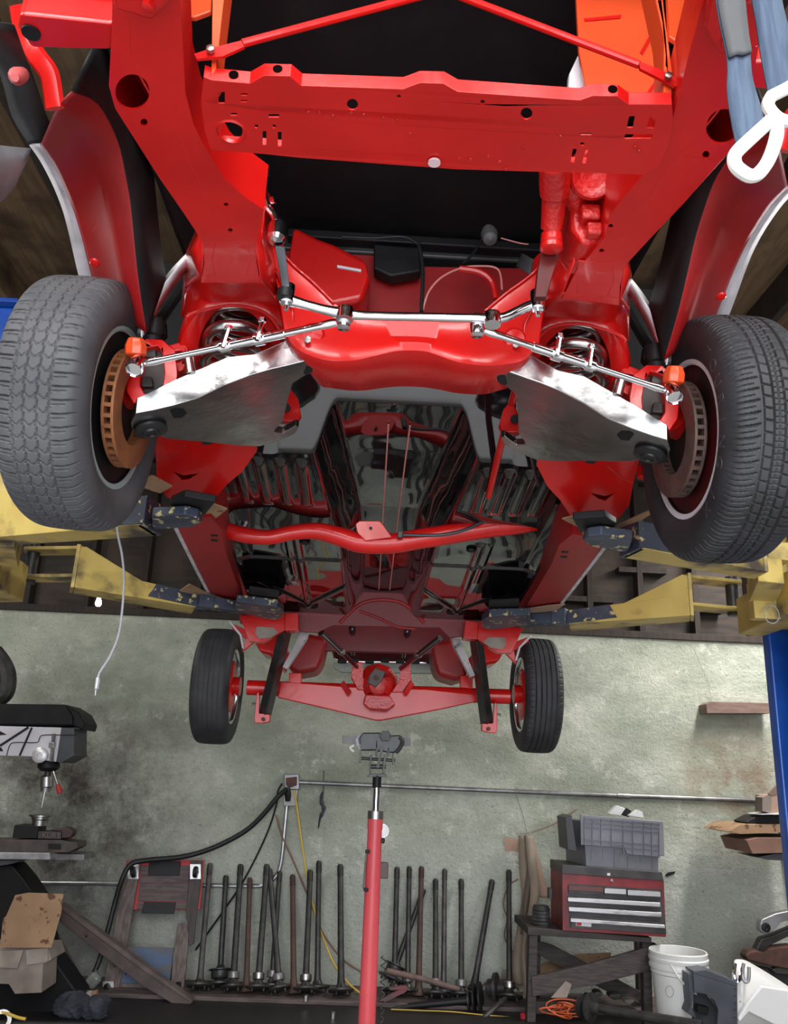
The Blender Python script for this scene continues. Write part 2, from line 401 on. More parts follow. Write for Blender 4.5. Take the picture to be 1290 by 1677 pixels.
# ------------------------------------------------------------------ lamps the shop has
lampmat = M('lit_tube', (1, 1, 1), emit=9)
fixwhite = M('lamp_housing', (.7, .7, .7), rough=.4)
def tube_fixture(x, y, z, power, lab, length=2.3, along='x', wid=.3):
    t = thing('fluorescent_fixture', lab, 'lamp', (x, y, z), 'ceiling tube lamps')
    sx, sy = (length, wid) if along == 'x' else (wid, length)
    MB().box((x, y, z+.05), (sx, sy, .05)).build('lamp_housing', fixwhite, t, bevel=.006)
    for s in (-wid*.27, wid*.27):
        p, q = ((x-length*.47, y+s, z), (x+length*.47, y+s, z)) if along == 'x' else ((x+s, y-length*.47, z), (x+s, y+length*.47, z))
        MB().cyl(p, q, .016, 10).build('lamp_tube', lampmat, t)
    a = area('tube_light', (x, y, z-.03), (x, y, 0), sx, sy, power, (1.0, .98, .95))
    child(a, t)
for lx, ly, pw, lab in ((-1.0, -.9, 80, 'front left ceiling lamp above the car nose, nearest the car'), (1.15, -.9, 90, 'front right ceiling lamp above the car nose, nearest the car'),
                        (-1.0, -2.1, 60, 'ceiling lamp by the roller door on the left'), (1.15, -2.1, 60, 'ceiling lamp by the roller door on the right')):
    tube_fixture(lx, ly, 3.5, pw, lab, 1.9, 'x', .9)
tube_fixture(-2.5, .2, 3.5, 65, 'ceiling lamp along the left side of the car nose', 2.6, 'y', .9)
tube_fixture(2.6, .2, 3.5, 38, 'ceiling lamp along the right side of the car nose', 2.6, 'y', .9)
tube_fixture(2.8, 4.6, 3.30, 95, 'tube lamp on the ceiling to the right of the lift', 2.3, 'y')
tube_fixture(-2.9, 4.0, 3.30, 22, 'tube lamp on the ceiling to the left of the lift', 2.0, 'y')
p = at(161, 988, 5.7)
bl = thing('bare_bulb', 'small glowing bare bulb hanging under the dark timber wall on the left', 'lamp', p)
MB().lathe([(0, -.022), (.013, -.019), (.021, -.006), (.020, .006), (.014, .030), (.012, .045)], p, UP, n=16).build('bulb', M('lit_bulb', (1, .98, .95), emit=14), bl)
MB().cyl(p+UP*.045, p+UP*.08, .017, 12).cyl(p+UP*.08, (p.x, p.y, 3.846), .004, 6).build('socket', blackrubber, bl)

# ================================================================== THE CAR
car = thing('car', 'stripped car on the lift with red frame and glossy black floor pans', 'car', (X0, 3.1, 1.5))
FZ = 2.33
fz = lambda x, y: atz(x, y, FZ)
# ---- front frame rails
rail_out = [(188, -60), (184, 60), (180, 140), (190, 176), (210, 208), (262, 290), (300, 345), (333, 395), (336, 430), (330, 462),
            (425, 462), (419, 430), (418, 400), (424, 372), (431, 343), (398, 320), (366, 291), (348, 262), (330, 232), (316, 203), (302, 150), (297, 60), (290, -60)]
for sd, f in SIDES:
    out = [f(fz(*p)) for p in rail_out]
    if sd == 'right':      # no idler boss on this side: straighter inner edge beside the steering gear
        out[11:19] = [fz(*p) for p in ((946, 440), (970, 414), (991, 388), (1000, 350), (1022, 322), (1048, 292), (1072, 262))]
    holes = [[f(v) for v in circ(217, 149, 28, 29, fz, 24)], [f(v) for v in circ(236, 199, 6, 6.5, fz, 12)],
             [f(v) for v in circ(370, 334, 4, 3.5, fz, 8)], [f(v) for v in circ(377, 376, 4, 3.5, fz, 8)]]
    rail = MB().shell(out, UP*.10, holes, True).build('frame_rail', red, car, solid=.004, bevel=.004)
    # weld seam down the middle of the rail
    seam = [(213, 30), (216, 90), (232, 130), (262, 180), (296, 230), (318, 280), (338, 330), (352, 390), (362, 455)]
    MB().tube(smooth_path([f(fz(*p))+UP*.0005 for p in seam], 5), .0022, 6).build('weld_seam', redrough, rail)
    # embossed reinforcement near the tower
    fe = lambda x, y: atz(x, y, FZ-.002)
    MB().prism([f(fe(*p)) for p in ((352, 398), (412, 398), (410, 420), (404, 452), (352, 452), (346, 425))], UP*.004,).build('reinforcing_plate', red, rail, bevel=.002)
    # bumper bracket bolted in front of the rail
    fb = lambda x, y: atz(x, y, 2.30)
    br = MB().prism([f(fb(*p)) for p in ((178, -60), (186, 16), (204, 21), (250, 36), (262, 22), (284, -6), (284, -60))], UP*.05).build('bumper_bracket', red, car, bevel=.006)
    MB().hexbolt(f(fb(242, 6)), (0, 0, -1), .009, .008).build('bolt', red, br)
    # lateral front crossbar from the rail out to the fender
    fc = lambda x, y: atz(x, y, 2.42)
    cb = MB().prism([f(fc(*p)) for p in ((28, 48), (48, 78), (186, 82), (190, 40), (32, 24))], [UP*.05]*5).build('outer_crossbar', red, car, bevel=.008)
    MB().lathe([(.0145, -.002), (.0145, .004), (0, .004)], f(fc(51, 52)), (0, 0, -1), n=16).build('drain_hole_plug', black, cb)
    # bent bracing arm hanging from the crossbar to the fender
    ba = [atx(30, 10, -.72), atx(40, 60, -.71), atx(62, 95, -.68), atx(80, 120, -.66), atx(86, 150, -.655), atx(90, 178, -.65)]
    MB().tube(smooth_path([f(v) for v in ba], 4), .020, 8, flat=.45).build('bracing_arm', red, car)
# ---- big horizontal black splash panels beside the rails
for sd, f in SIDES:
    o = [Vector((-.535, .75, 2.56)), Vector((-.535, 2.15, 2.60)), Vector((-.53, 2.15, 3.0)), Vector((-.53, .75, 3.0))]
    MB().prism([f(v) for v in o], f(Vector((.01, 0, 0)))-f(Vector((0, 0, 0)))).build('splash_panel', blackmatte, car)

# ---- lower radiator support
RZ = 2.305
rz = lambda x, y: atz(x, y, RZ)
front = [(334, 126), (346, 131), (409, 137), (432, 124), (475, 125), (493, 140), (660, 146), (687, 136), (726, 137), (749, 150), (949, 164), (970, 157), (1011, 158), (1029, 171), (1099, 171)]
rear = [(1101, 200), (1096, 231), (1079, 272), (1055, 285), (976, 282), (912, 281), (746, 276), (489, 257), (434, 251), (346, 245), (336, 213), (330, 165)]
holes = [circ(577, 170, 9, 9, rz), circ(862, 185, 9.5, 9.5, rz), circ(379, 214, 18, 19, rz, 22), circ(653, 157, 3, 3, rz, 8), circ(790, 166, 3.5, 3.5, rz, 8),
         rectpx(430, 214, 436, 236, rz), rectpx(455, 215, 461, 238, rz), rectpx(440, 186, 457, 191, rz), rectpx(378, 184, 388, 188, rz), rectpx(358, 150, 368, 168, rz),
         rectpx(394, 152, 405, 155, rz), rectpx(394, 163, 405, 166, rz), circ(420, 206, 3, 3, rz, 8), circ(449, 206, 3, 3, rz, 8),
         [rz(*p) for p in ((1030, 190), (1039, 189), (1036, 208), (1026, 208))], [rz(*p) for p in ((1063, 191), (1073, 191), (1070, 209), (1059, 208))],
         [rz(*p) for p in ((1024, 219), (1068, 219), (1066, 226), (1021, 226))], [rz(*p) for p in ((938, 243), (944, 243), (940, 265), (934, 264))],
         [rz(*p) for p in ((959, 244), (964, 244), (959, 266), (953, 266))], circ(953, 235, 3.5, 3, rz, 8), rectpx(950, 217, 968, 220, rz)]
rs = MB().shell([rz(*p) for p in front+rear], [UP*.022]*len(front)+[UP*.03]*len(rear), holes).build('radiator_support', red, car, solid=.003, bevel=.0025)
for x, y in ((455, 116), (707, 129), (383, 125), (1002, 149), (1055, 164)):
    MB().lathe([(.0075, 0), (.0075, .004), (0, .004)], at(x, y, rz(x, y+14).y-.004)+UP*.0, (0, -1, 0), n=12).build('bolt_hole', M('dark_hole', (.004, .002, .002), rough=.95, spec=0), rs)
MB().lathe([(.0105, 0), (.0105, .003), (0, .003)], rz(711, 262)-UP*.004, (0, 0, -1), n=16).build('pale_piece', M('pale_pink_light_spot', (.75, .55, .58), rough=.4), rs)  # bright light spot on the bar, painted in as a pale disc
MB().lathe([(.023, 0), (.027, .004), (.0265, .006), (.0225, .006)], rz(379, 214)-UP*.004, (0, 0, 1), n=24, closed=True).build('hole_rim', red, rs)
for x, y in ((505, 182), (523, 183), (545, 188), (575, 183), (595, 186), (627, 191), (650, 195), (752, 257), (770, 259), (800, 254), (818, 263), (828, 275), (672, 217), (857, 240), (918, 222), (1046, 246), (1040, 239)):
    MB().lathe([(.0035, 0), (.003, .0015), (0, .002)], rz(x, y)-UP*.002, (0, 0, -1), n=8).build('spot_weld', redrough, rs)
# uprights of the radiator support
RY = rz(600, 146).y
for sd, f in SIDES:
    q = lambda x, y: at(x, y, RY-.005)
    ul = [(346, 122), (349, -60), (374, -60), (364, 20), (358, 75), (353, 112)]
    if sd == 'right':
        up = [at(*p, RY+.02) for p in ((1100, 170), (1086, 158), (1087, 60), (1060, -60), (1078, -60), (1094, 60), (1102, 120))]
    else: up = [q(*p) for p in ul]
    MB().prism(up, YV*.05).build('support_upright', orange, car, bevel=.003)
# front-facing sheet on the right of the radiator opening and the black-edged pillar next to it
MB().prism([at(*p, 1.33) for p in ((940, -60), (948, 85), (962, 158), (1096, 172), (1084, -60))], YV*.012).build('side_baffle', orange, car, bevel=.003)
MB().prism([at(*p, 1.36) for p in ((950, 82), (932, 120), (930, 148), (958, 152), (964, 110))], YV*.02).build('baffle_edge', whitemetal, car, bevel=.003)
MB().prism([at(*p, 1.30) for p in ((1090, -60), (1096, 60), (1118, 75), (1135, 70), (1150, -60))], YV*.012).build('outer_baffle', orange, car, bevel=.003)
MB().prism([at(*p, 1.30) for p in ((286, -60), (290, 22), (318, 28), (345, 18), (349, -60))], YV*.012).build('outer_baffle', orange, car, bevel=.003)
for q in (((956, 30), (1018, 24), (1016, 29), (958, 34)), ((1048, 85), (1062, 60), (1066, 64), (1052, 89)), ((1060, 150), (1075, 128), (1079, 131), (1064, 154))):
    MB().prism([at(*p, 1.327) for p in q], YV*.01).build('sheet_rib', red, car)
# diagonal braces with flattened, slotted ends
for tabpx, r0, r1, Yb in ((((318, 88), (322, 96), (365, 92), (400, 76), (396, 66), (352, 77)), (397, 71), (716, -14), RY-.02),
                         (((1044, 99), (1048, 112), (1105, 141), (1114, 138), (1116, 132), (1082, 114)), (1046, 106), (722, -18), RY+.01)):
    tb = MB().prism([at(*p, Yb) for p in tabpx], YV*.005)
    tb.tube([at(*r0, Yb), at(*r1, Yb+.03)], .0062, 10)
    brc = tb.build('diagonal_brace', red, car)
    cx = (tabpx[0][0]+tabpx[4][0])/2
    if cx < 600: MB().bar(at(719, -8, Yb+.03), Vector((at(719, -8, Yb+.03).x, 1.2, 2.97)), .03, .006, hint=(0, 1, 0)).build('latch_support', red, car, bevel=.002)
    bp = at(345, 83, Yb-.004) if cx < 600 else at(1093, 127, Yb-.004)
    MB().hexbolt(bp, (0, -1, 0), .0065, .006).build('bolt', steel, brc)

# ---- hood underside, cowl and firewall
hd = MB().prism([Vector((-.68, .95, 2.975)), Vector((.79, .95, 2.975)), Vector((.79, 2.32, 2.93)), Vector((-.68, 2.32, 2.93))], UP*.02).build('hood', blackmatte, car)
MB().prism([at(*p, 2.22) for p in ((470, 372), (900, 398), (900, 412), (470, 386))], YV*.05).build('cowl_lip', black, car, bevel=.006)
MB().prism([at(*p, 2.26) for p in ((455, 380), (905, 405), (905, 432), (455, 407))], YV*.06).build('cowl', M('charcoal_cowl', (.03, .03, .032), (.015, .015, .016), rough=.4, scale=8), car, bevel=.01)
fw = MB().prism([at(*p, 2.27) for p in ((430, 380), (620, 404), (625, 436), (880, 440), (900, 560), (440, 560))], YV*.02).build('firewall', redmatte, car)
MB().prism([at(*p, 2.20) for p in ((612, 398), (688, 404), (690, 444), (640, 452), (612, 440))], YV*.05).build('blower_cover', black, car, bevel=.008)
hb = [at(*p, 2.12) for p in ((480, 368), (520, 388), (548, 398), (598, 424), (606, 460), (594, 490), (545, 500), (500, 470), (470, 430))]
MB().prism(hb, YV*.14).build('heater_housing', red, car, bevel=.02, seg=3)
MB().prism([at(*p, 2.115) for p in ((552, 434), (591, 441), (591, 445), (552, 438))], YV*.01).build('trim_clip', whitemetal, car)
MB().lathe([(.02, 0), (.026, .03), (.02, .06), (0, .07)], at(800, 378, 2.1), (0, -.5, -.8), n=14).build('hood_latch', M('grey_latch', (.12, .12, .12), rough=.5), car)
for nm, pts, r, mt in (('black_hose', [(685, 398), (692, 440), (690, 510)], .006, blackrubber), ('brake_line', [(692, 508), (702, 478), (722, 455), (752, 440), (780, 436), (815, 441), (822, 475)], .003, M('pink_line', (.7, .25, .22), rough=.4)),
                   ('hose', [(752, 440), (785, 446), (805, 462), (812, 490)], .010, red), ('strut_wire', [(789, 392), (775, 415), (757, 432)], .004, blackrubber),
                   ('wire', [(560, 388), (610, 390), (660, 388), (684, 400)], .004, blackrubber), ('wire', [(820, 390), (850, 398), (865, 400)], .002, M('pink_line', (.7, .25, .22)))):
    MB().tube(smooth_path([at(*p, 2.10) for p in pts], 6), r, 8).build(nm, mt, car)

MB().prism([Vector((-.62, 2.31, 2.60)), Vector((.73, 2.31, 2.60)), Vector((.73, 2.31, 3.0)), Vector((-.62, 2.31, 3.0))], YV*.02).build('cowl_side', blackmatte, car)
for sd, f in SIDES:
    MB().prism([f(v) for v in (Vector((-.80, 2.34, 2.22)), Vector((-.36, 2.34, 2.22)), Vector((-.36, 2.34, 2.85)), Vector((-.80, 2.34, 2.85)))], YV*.01).build('rear_splash_panel', blackmatte, car)
# ---- front crossmember: arched front plate rolling into a flat underside
cols = [((438, 380), (466, 540), (505, 600)), ((474, 431), (486, 570), (523, 628)), ((509, 460), (528, 588), (545, 634)), ((544, 497), (575, 590), (587, 638)), ((590, 520), (614, 582), (629, 633)),
        ((640, 525), (652, 574), (655, 631)), ((690, 527), (691, 574), (690, 632)), ((735, 530), (714, 580), (718, 636)), ((770, 528), (749, 592), (749, 642)), ((800, 508), (792, 598), (788, 644)),
        ((838, 475), (827, 596), (815, 638)), ((877, 448), (858, 588), (838, 629)), ((908, 400), (882, 560), (852, 602))]
rows = []
for T, FB, RB in cols:
    t = at(*T, 1.715); b = at(*FB, 1.70); r = at(*RB, 1.87)
    md = t*.55+b*.45+Vector((0, .014, 0)); m2 = t*.2+b*.8+Vector((0, -.006, 0))
    rows.append([Vector((t.x, 1.87, t.z)), t+Vector((0, .012, .004)), t, md, m2, b, b+Vector((0, .02, -.004))*.9, r, r+Vector((0, .012, .01)), Vector((r.x, 1.885, r.z+.12))])
dense = [[None]*len(rows[0]) for _ in range(0)]
cmx = list(zip(*[smooth_path([rw[j] for rw in rows], 5) for j in range(len(rows[0]))]))
cm = MB().grid(cmx).build('front_crossmember', red, car, solid=.006, ang=50)
for x, y in ((512, 548), (842, 556)):
    c = at(x, y, 1.70)
    b_ = MB().lathe([(.028, .03), (.028, .0), (.022, -.008), (0, -.010)], c, (0, 1, .25), n=20).build('cam_bushing', red, cm)
    MB().hexbolt(at(x-8 if x < 600 else x+2, y+9, 1.688), (0, -1, -.3), .008, .007).build('bolt', steel, b_)
seamp = [(431, 375), (452, 424), (500, 452), (540, 494)]
for sd, f in SIDES:
    MB().tube(smooth_path([f(at(*p, 1.708)) for p in ((444, 392), (478, 432), (512, 462), (546, 496))], 6), .0035, 6).build('weld_bead', redrough, cm)
# ---- spring towers
SPX, SPY = at(384, 560, 1.90).x, 1.90
for sd, f in SIDES:
    tw = MB()
    ctr = Vector((SPX, SPY, 0)); n = 40; rowsT = []
    for k in range(n+1):
        q = 2*PI*k/n; d = Vector((math.cos(q), math.sin(q), 0))
        zb = 2.335 + .058*max(0, -math.sin(q)) - .05*max(0, -math.cos(q))**2
        ro = .118 + .012*max(0, -math.cos(q))
        rowsT.append([f(ctr+d*.086+UP*(2.60)), f(ctr+d*.088+UP*(zb+.01)), f(ctr+d*.093+UP*zb), f(ctr+d*ro+UP*zb), f(ctr+d*(ro+.006)+UP*(zb+.02)), f(ctr+d*ro+UP*(zb+.06)), f(ctr+d*.105+UP*2.62), f(ctr+d*.02+UP*2.66)])
    tw.grid(rowsT)
    # funnel from the rail to the tower
    a0 = [fz(330, 452), fz(352, 448), fz(378, 448), fz(400, 448), fz(426, 452)]
    a1 = [at(304, 470, 1.80), at(335, 492, 1.785), at(380, 494, 1.782), at(425, 494, 1.785), at(462, 508, 1.80)]
    a2 = [at(299, 520, 1.86), at(322, 512, 1.79), at(380, 503, 1.787), at(438, 514, 1.79), at(470, 556, 1.84)]
    up = [v+Vector((0, -.0, .10)) for v in a0]
    mid = [(p*.5+r*.5)+Vector((0, 0, .012)) for p, r in zip(a0, a1)]
    g = [smooth_path([f(v) for v in rw], 4) for rw in (a0, mid, a1, a2)]
    tw.grid(g)
    side = [[f(fz(333, 400)+UP*.12), f(fz(333, 400)), f(fz(330, 452)), f(at(304, 470, 1.80)), f(at(297, 520, 1.86))], [f(fz(310, 400)+UP*.2), f(at(318, 430, 1.62)+UP*.1), f(at(303, 440, 1.75)+UP*.05), f(at(299, 470, 1.88)+UP*.05), f(at(296, 520, 1.93)+UP*.02)]]
    tw.grid(side)
    inn = [[f(fz(418, 400)+UP*.14), f(fz(418, 400)), f(fz(426, 452)), f(at(462, 508, 1.80)), f(at(472, 556, 1.84))], [f(at(440, 382, 1.715)+UP*.1), f(at(442, 390, 1.715)), f(at(452, 440, 1.71)), f(at(480, 510, 1.70)), f(at(482, 560, 1.70))]]
    tw.grid(inn)
    tw.build('spring_tower', red, car, solid=.004, ang=60)
    MB().tube(smooth_path([f(at(*p, 1.776)) for p in ((306, 520), (318, 512), (345, 505), (380, 500), (420, 506), (445, 522), (462, 548))], 5), .004, 6).build('weld_bead', redrough, car)
    # coil spring
    pts = []
    for k in range(0, 150):
        q = 2*PI*k/26
        pts.append(f(Vector((SPX+.065*math.cos(q), SPY-.012+.065*math.sin(q), 2.195+.056*k/26))))
    MB().tube(pts, .0150, 12).build('coil_spring', springsteel, car)

# ---- lower control arms
bj = at(245, 701, 1.89); i1 = at(511, 592, 1.745); i2 = at(462, 720, 2.13)
nrm = (i1-bj).cross(i2-bj).normalized()
if nrm.z > 0: nrm = -nrm
la = lambda x, y: onp(x, y, bj, nrm)
arm_front = [(214, 692, .022), (222, 677, .030), (249, 672, .040), (283, 664, .052), (324, 652, .060), (367, 631, .056), (414, 613, .040), (445, 604, .040), (468, 599, .052), (492, 593, .030), (511, 588, .012)]
arm_rest = [(512, 608, .02), (496, 617, .02), (479, 628, .02), (471, 655, .02), (463, 690, .02), (450, 704, .02), (449, 708, .02), (462, 710, .02), (484, 697, .02), (489, 700, .02), (483, 710, .02), (458, 722, .02), (425, 731, .02), (390, 730, .02), (348, 725, .02), (300, 721, .02), (271, 718, .02), (258, 713, .02), (244, 715, .02), (224, 708, .02), (215, 700, .02)]
for sd, f in SIDES:
    o = arm_front+arm_rest
    lo_ = [f(la(x, y)) for x, y, h in o]
    hv = []
    for i, (x, y, h) in enumerate(o):
        back = -.004 if i < len(arm_front) else 0; h = h*1.25 if i < len(arm_front) else h
        hv.append(Vector((0, back, h)))
    arm = MB().prism(lo_, hv, holes=[circ(291, 677, 13, 7, lambda x, y: f(la(x, y)), 12)] if False else ()).build('lower_control_arm', polished, car, bevel=.009, seg=4, ang=50)
    nn = Vector((nrm.x if sd == 'left' else -nrm.x, nrm.y, nrm.z))
    fa = lambda x, y: f(la(x, y))
    MB().lathe([(.036, 0), (.040, .004), (.040, .010), (.030, .014), (.022, .015), (.020, .019), (.012, .020), (.010, .017), (0, .017)], fa(246, 700), nn, n=24).build('ball_joint', M('grey_black_ball_joint', (.03, .03, .032), rough=.35, metal=.5), arm)
    MB().prism([fa(x, y)+nn*.0008 for x, y in ((278, 672), (286, 668), (300, 669), (306, 676), (298, 684), (284, 684))], nn*-.004).build('drain_slot', black, arm)
    MB().lathe([(.0, -.002), (.03, .001), (.055, .0), (.06, -.02)], f(Vector((SPX, SPY-.02, la(384, 650).z+.055))), (0, 0, 1), n=24).build('spring_cup', polished, arm)
    MB().prism([fa(x, y)+nn*.002+UP*.01 for x, y in ((318, 716), (332, 733), (345, 733), (350, 716))], UP*.03).build('bump_stop', blackrubber, arm)
    # rear bushing and its red frame ear
    ear = [at(*p, 2.10) for p in ((474, 634), (488, 652), (493, 678), (484, 692), (456, 688), (462, 660))]
    e_ = MB().prism([f(v) for v in ear], YV*.03).build('pivot_ear', red, car, bevel=.005)
    MB().lathe([(.013, 0), (.013, .01), (0, .01)], f(at(468, 668, 2.095)), (0, -1, -.3), n=12).build('pivot_bolt', black, e_)
    MB().cyl(f(i1+Vector((.02, -.02, .012))), f(i1+Vector((-.02, .05, .012))), .021, 16).build('arm_bushing', blackrubber, car)

# ---- upper control arms
for sd, f in SIDES:
    p1 = [at(348, 396, 1.80), at(318, 418, 1.81), at(290, 446, 1.82), at(266, 478, 1.83), at(248, 510, 1.84), at(236, 538, 1.85), at(236, 552, 1.86)]
    ua = MB().tube(smooth_path([f(v) for v in p1], 5), [.018]*31, 10, flat=.8).build('upper_control_arm', M('satin_steel_arm', (.75, .75, .77), (.6, .6, .62), rough=.34, metal=1, scale=9), car)
    p2 = [at(236, 548, 1.87), at(262, 525, 1.93), at(285, 490, 2.0), at(320, 440, 2.06), at(350, 410, 2.08)]
    MB().tube(smooth_path([f(v) for v in p2], 5), .016, 8, flat=.75).build('rear_leg', black, ua)
    MB().prism([f(at(*p, 1.865)) for p in ((240, 545), (250, 522), (262, 512), (270, 524), (271, 545), (258, 556))], YV*.03).build('web', black, ua, bevel=.005)
    bjt = MB().lathe([(.024, .03), (.026, .0), (.020, -.012), (.023, -.02), (.015, -.034), (.008, -.05)], f(at(251, 543, 1.85)), (0, 0, 1), n=18).build('ball_joint_boot', blackrubber, ua)
    for x, y in ((238, 532), (252, 529)): MB().hexbolt(f(at(x, y, 1.845)), (0, -1, -.3), .006, .006).build('bolt', steel, ua)

# ---- knuckle, caliper, tie rods
for sd, f in SIDES:
    ky = 1.83
    ko = [(229, 562), (240, 554), (266, 556), (277, 566), (286, 572), (290, 612), (286, 652), (266, 660), (240, 668), (218, 660), (207, 640), (206, 618), (212, 600), (222, 590)]
    ki = [(238, 570), (258, 566), (266, 580), (269, 610), (266, 634), (256, 646), (236, 644), (229, 630), (231, 600)]
    kn = MB().prism([f(at(*p, ky)) for p in ko], YV*.05, [[f(at(*p, ky)) for p in ki]]).build('steering_knuckle', red, car, bevel=.008, seg=3)
    MB().prism([f(at(*p, ky+.03)) for p in ((228, 566), (272, 562), (274, 650), (228, 652))], YV*.05).build('brake_caliper', M('brown_black_caliper', (.035, .028, .026), (.06, .05, .045), rough=.5, scale=20), kn, bevel=.006)
    for x, y in ((246, 576), (240, 624)):
        MB().prism([f(at(*p, ky+.015)) for p in ((x-7, y-8), (x+8, y-8), (x+10, y+9), (x-9, y+9))], YV*.02).build('pad_clip', darksteel, kn, bevel=.003)
    MB().tube([f(at(218, 632, 1.88)), f(at(196, 640, 1.92))], [.045, .055], 18).build('hub', redrough, kn)
    sa = MB().lathe([(.018, .03), (.026, .012), (.026, -.008), (.016, -.014)], f(at(222, 575, 1.755)), (0, -.4, 1), n=8).build('steering_arm_end', orange, kn, bevel=.003)
    MB().prism([f(at(*p, 1.86)) for p in ((272, 566), (292, 560), (306, 566), (310, 580), (300, 606), (284, 612))], YV*.03, [circ(292, 583, 11, 9, lambda x, y: f(at(x, y, 1.86)), 14)]).build('shock_bracket', red, car, bevel=.004)
    MB().tube([f(at(313, 612, 1.80)), f(at(309, 588, 1.80))], .013, 12).build('bump_spring', springsteel, car)
    # tie rod
    A_, B_ = at(222, 598, 1.725), at(556, 527, 1.60)
    P = lambda t: A_.lerp(B_, t)
    tr = MB().tube([f(P(t)) for t in (.05, .10, .14, .44)], [.008, .010, .0075, .0075], 12).build('tie_rod', chrome, car)
    MB().tube([f(P(t)) for t in (.72, .90, .96, .985)], [.0075, .0085, .010, .008], 12).build('inner_rod', chrome, tr)
    MB().tube([f(P(.42)), f(P(.74))], .0105, 14).build('adjusting_sleeve', chrome, tr)
    for t in (.455, .62):
        c = f(P(t)); d = (f(B_)-f(A_)).normalized()
        MB().tube([c-d*.011, c+d*.011], .0155, 14).cyl(c+Vector((-.004, -.016, -.012)), c+Vector((.004, -.014, .034)), .0055, 8).hexbolt(c+Vector((.004, -.014, .034)), (0, 0, 1), .009, .008).build('sleeve_clamp', chrome, tr)
    e = f(at(222, 600, 1.72))
    MB().lathe([(.013, .03), (.017, .02), (.020, .0), (.020, -.012), (.0175, -.017), (.0165, -.012), (0, -.012)], e, (0, .55, .9), n=20).build('outer_tie_rod_end', chrome, tr)
    e = f(at(563, 527, 1.59))
    MB().lathe([(.011, .035), (.014, .016), (.016, .0), (.014, -.016), (0, -.018)], e, (0, .1, 1), n=18).build('inner_tie_rod_end', chrome, tr)

# ---- centre link
L = [(473, 492), (482, 494), (500, 499), (530, 507), (560, 513), (600, 517), (690, 519), (770, 521), (805, 522), (825, 520), (845, 511), (865, 502), (878, 499)]
rr = [.0135, .0125, .0105, .0105, .013, .0095, .0095, .0095, .013, .0105, .0105, .0115, .0125]
cl = MB().tube(smooth_path([at(*p, 1.575) for p in L], 4), [v for i, v in enumerate(np.interp(np.arange(49), np.arange(13)*4, rr))], 14).build('centre_link', chrome, car)
for x, y in ((565, 508), (806, 516)):
    MB().lathe([(.018, .012), (.019, 0), (.018, -.016)], at(x, y+6, 1.573), (0, .1, 1), n=18).hexbolt(at(x, y+2, 1.567), (0, -.5, .9), .0105, .010).build('link_eye', chrome, cl)
for x, y in ((470, 487), (880, 497)):
    MB().lathe([(.015, .030), (.0155, .026), (.0155, -.014), (.012, -.017), (.005, -.017), (.005, -.032), (0, -.032)], at(x, y, 1.57), (0, .1, 1), n=18).build('socket', chrome, cl)
# idler arm (left) and its bracket
ia = MB().prism([at(*p, 1.555) for p in ((449, 400), (466, 402), (474, 470), (462, 472))], YV*.016).build('idler_arm', M('gunmetal', (.05, .055, .065), rough=.25, metal=.8), car, bevel=.004)
MB().lathe([(.012, .03), (.017, .028), (.017, .010), (.015, .008)], at(467, 468, 1.56), (0, .1, -1), n=16).build('dust_boot', blackrubber, ia)
MB().lathe([(.010, .04), (.018, .03), (.021, .02), (.021, -.012), (.015, -.020), (0, -.022)], at(453, 384, 1.555), (0, .15, 1), n=20).build('idler_socket', chrome, ia)
MB().tube(smooth_path([at(*p, 1.55) for p in ((421, 262), (428, 300), (436, 335), (448, 352), (452, 366))], 5), [.0085]*21, 10).build('idler_bracket', chrome, ia)
for x, y in ((434, 284), (444, 329)): MB().hexbolt(at(x, y, 1.545), (1, -.6, 0), .008, .010).build('bolt', chrome, ia)
# steering gear box (right) and pitman arm
gb = MB().prism([at(*p, 1.40) for p in ((930, 284), (1010, 286), (1010, 340), (986, 392), (956, 400), (936, 372))], YV*.12).build('steering_gear_box', redrough, car, bevel=.014, seg=3)
MB().lathe([(.043, .06), (.047, .05), (.047, .0), (.042, -.006), (.033, -.004), (.025, .004), (0, .008)], at(972, 286, 1.33), (0, .75, .65), n=28).build('end_cap', redrough, gb)
MB().tube([at(908, 268, 1.30), at(908, 300, 1.34), at(908, 318, 1.36), at(907, 322, 1.365), at(905, 352, 1.40), at(903, 374, 1.42)], [.030, .030, .029, .024, .023, .022], 20).build('sector_housing', redrough, gb)
MB().tube([at(930, 300, 1.37), at(945, 330, 1.40), at(950, 356, 1.43)], [.026, .022, .018], 14).build('side_casting', redrough, gb)
MB().lathe([(.016, -.004), (.017, .0), (.017, .006), (.021, .008), (.022, .024), (.019, .028), (.023, .031), (.023, .040), (.017, .044)], at(903, 378, 1.425), (0, .12, -1), n=22).build('shaft_seal', red, gb)
MB().hexbolt(at(902, 398, 1.44), (0, -.25, -1), .017, .014).build('pitman_nut', red, gb)
MB().prism([at(*p, 1.455) for p in ((886, 412), (890, 400), (902, 396), (914, 401), (916, 414), (908, 440), (895, 486), (876, 486), (880, 445))], YV*.018).build('pitman_arm', M('dark_red_arm', (.12, .006, .006), (.07, .005, .005), rough=.5, scale=14), gb, bevel=.004)
for x, y, s in ((965, 352, .03), (972, 378, .024), (948, 318, .022)):
    MB().box(at(x, y, 1.39), (s*1.3, s, s*1.2)).build('casting_boss', redrough, gb, bevel=.006)
for x, y in ((948, 300), (1000, 318), (990, 360)):
    MB().hexbolt(at(x, y, 1.392), (0, -1, -.4), .009, .008).build('bolt', darksteel, gb)
MB().tube([at(880, 430, 1.95), at(868, 450, 1.97)], [.05, .045], 16).build('master_cylinder', M('grey_black_canister', (.03, .032, .034), rough=.45), car)

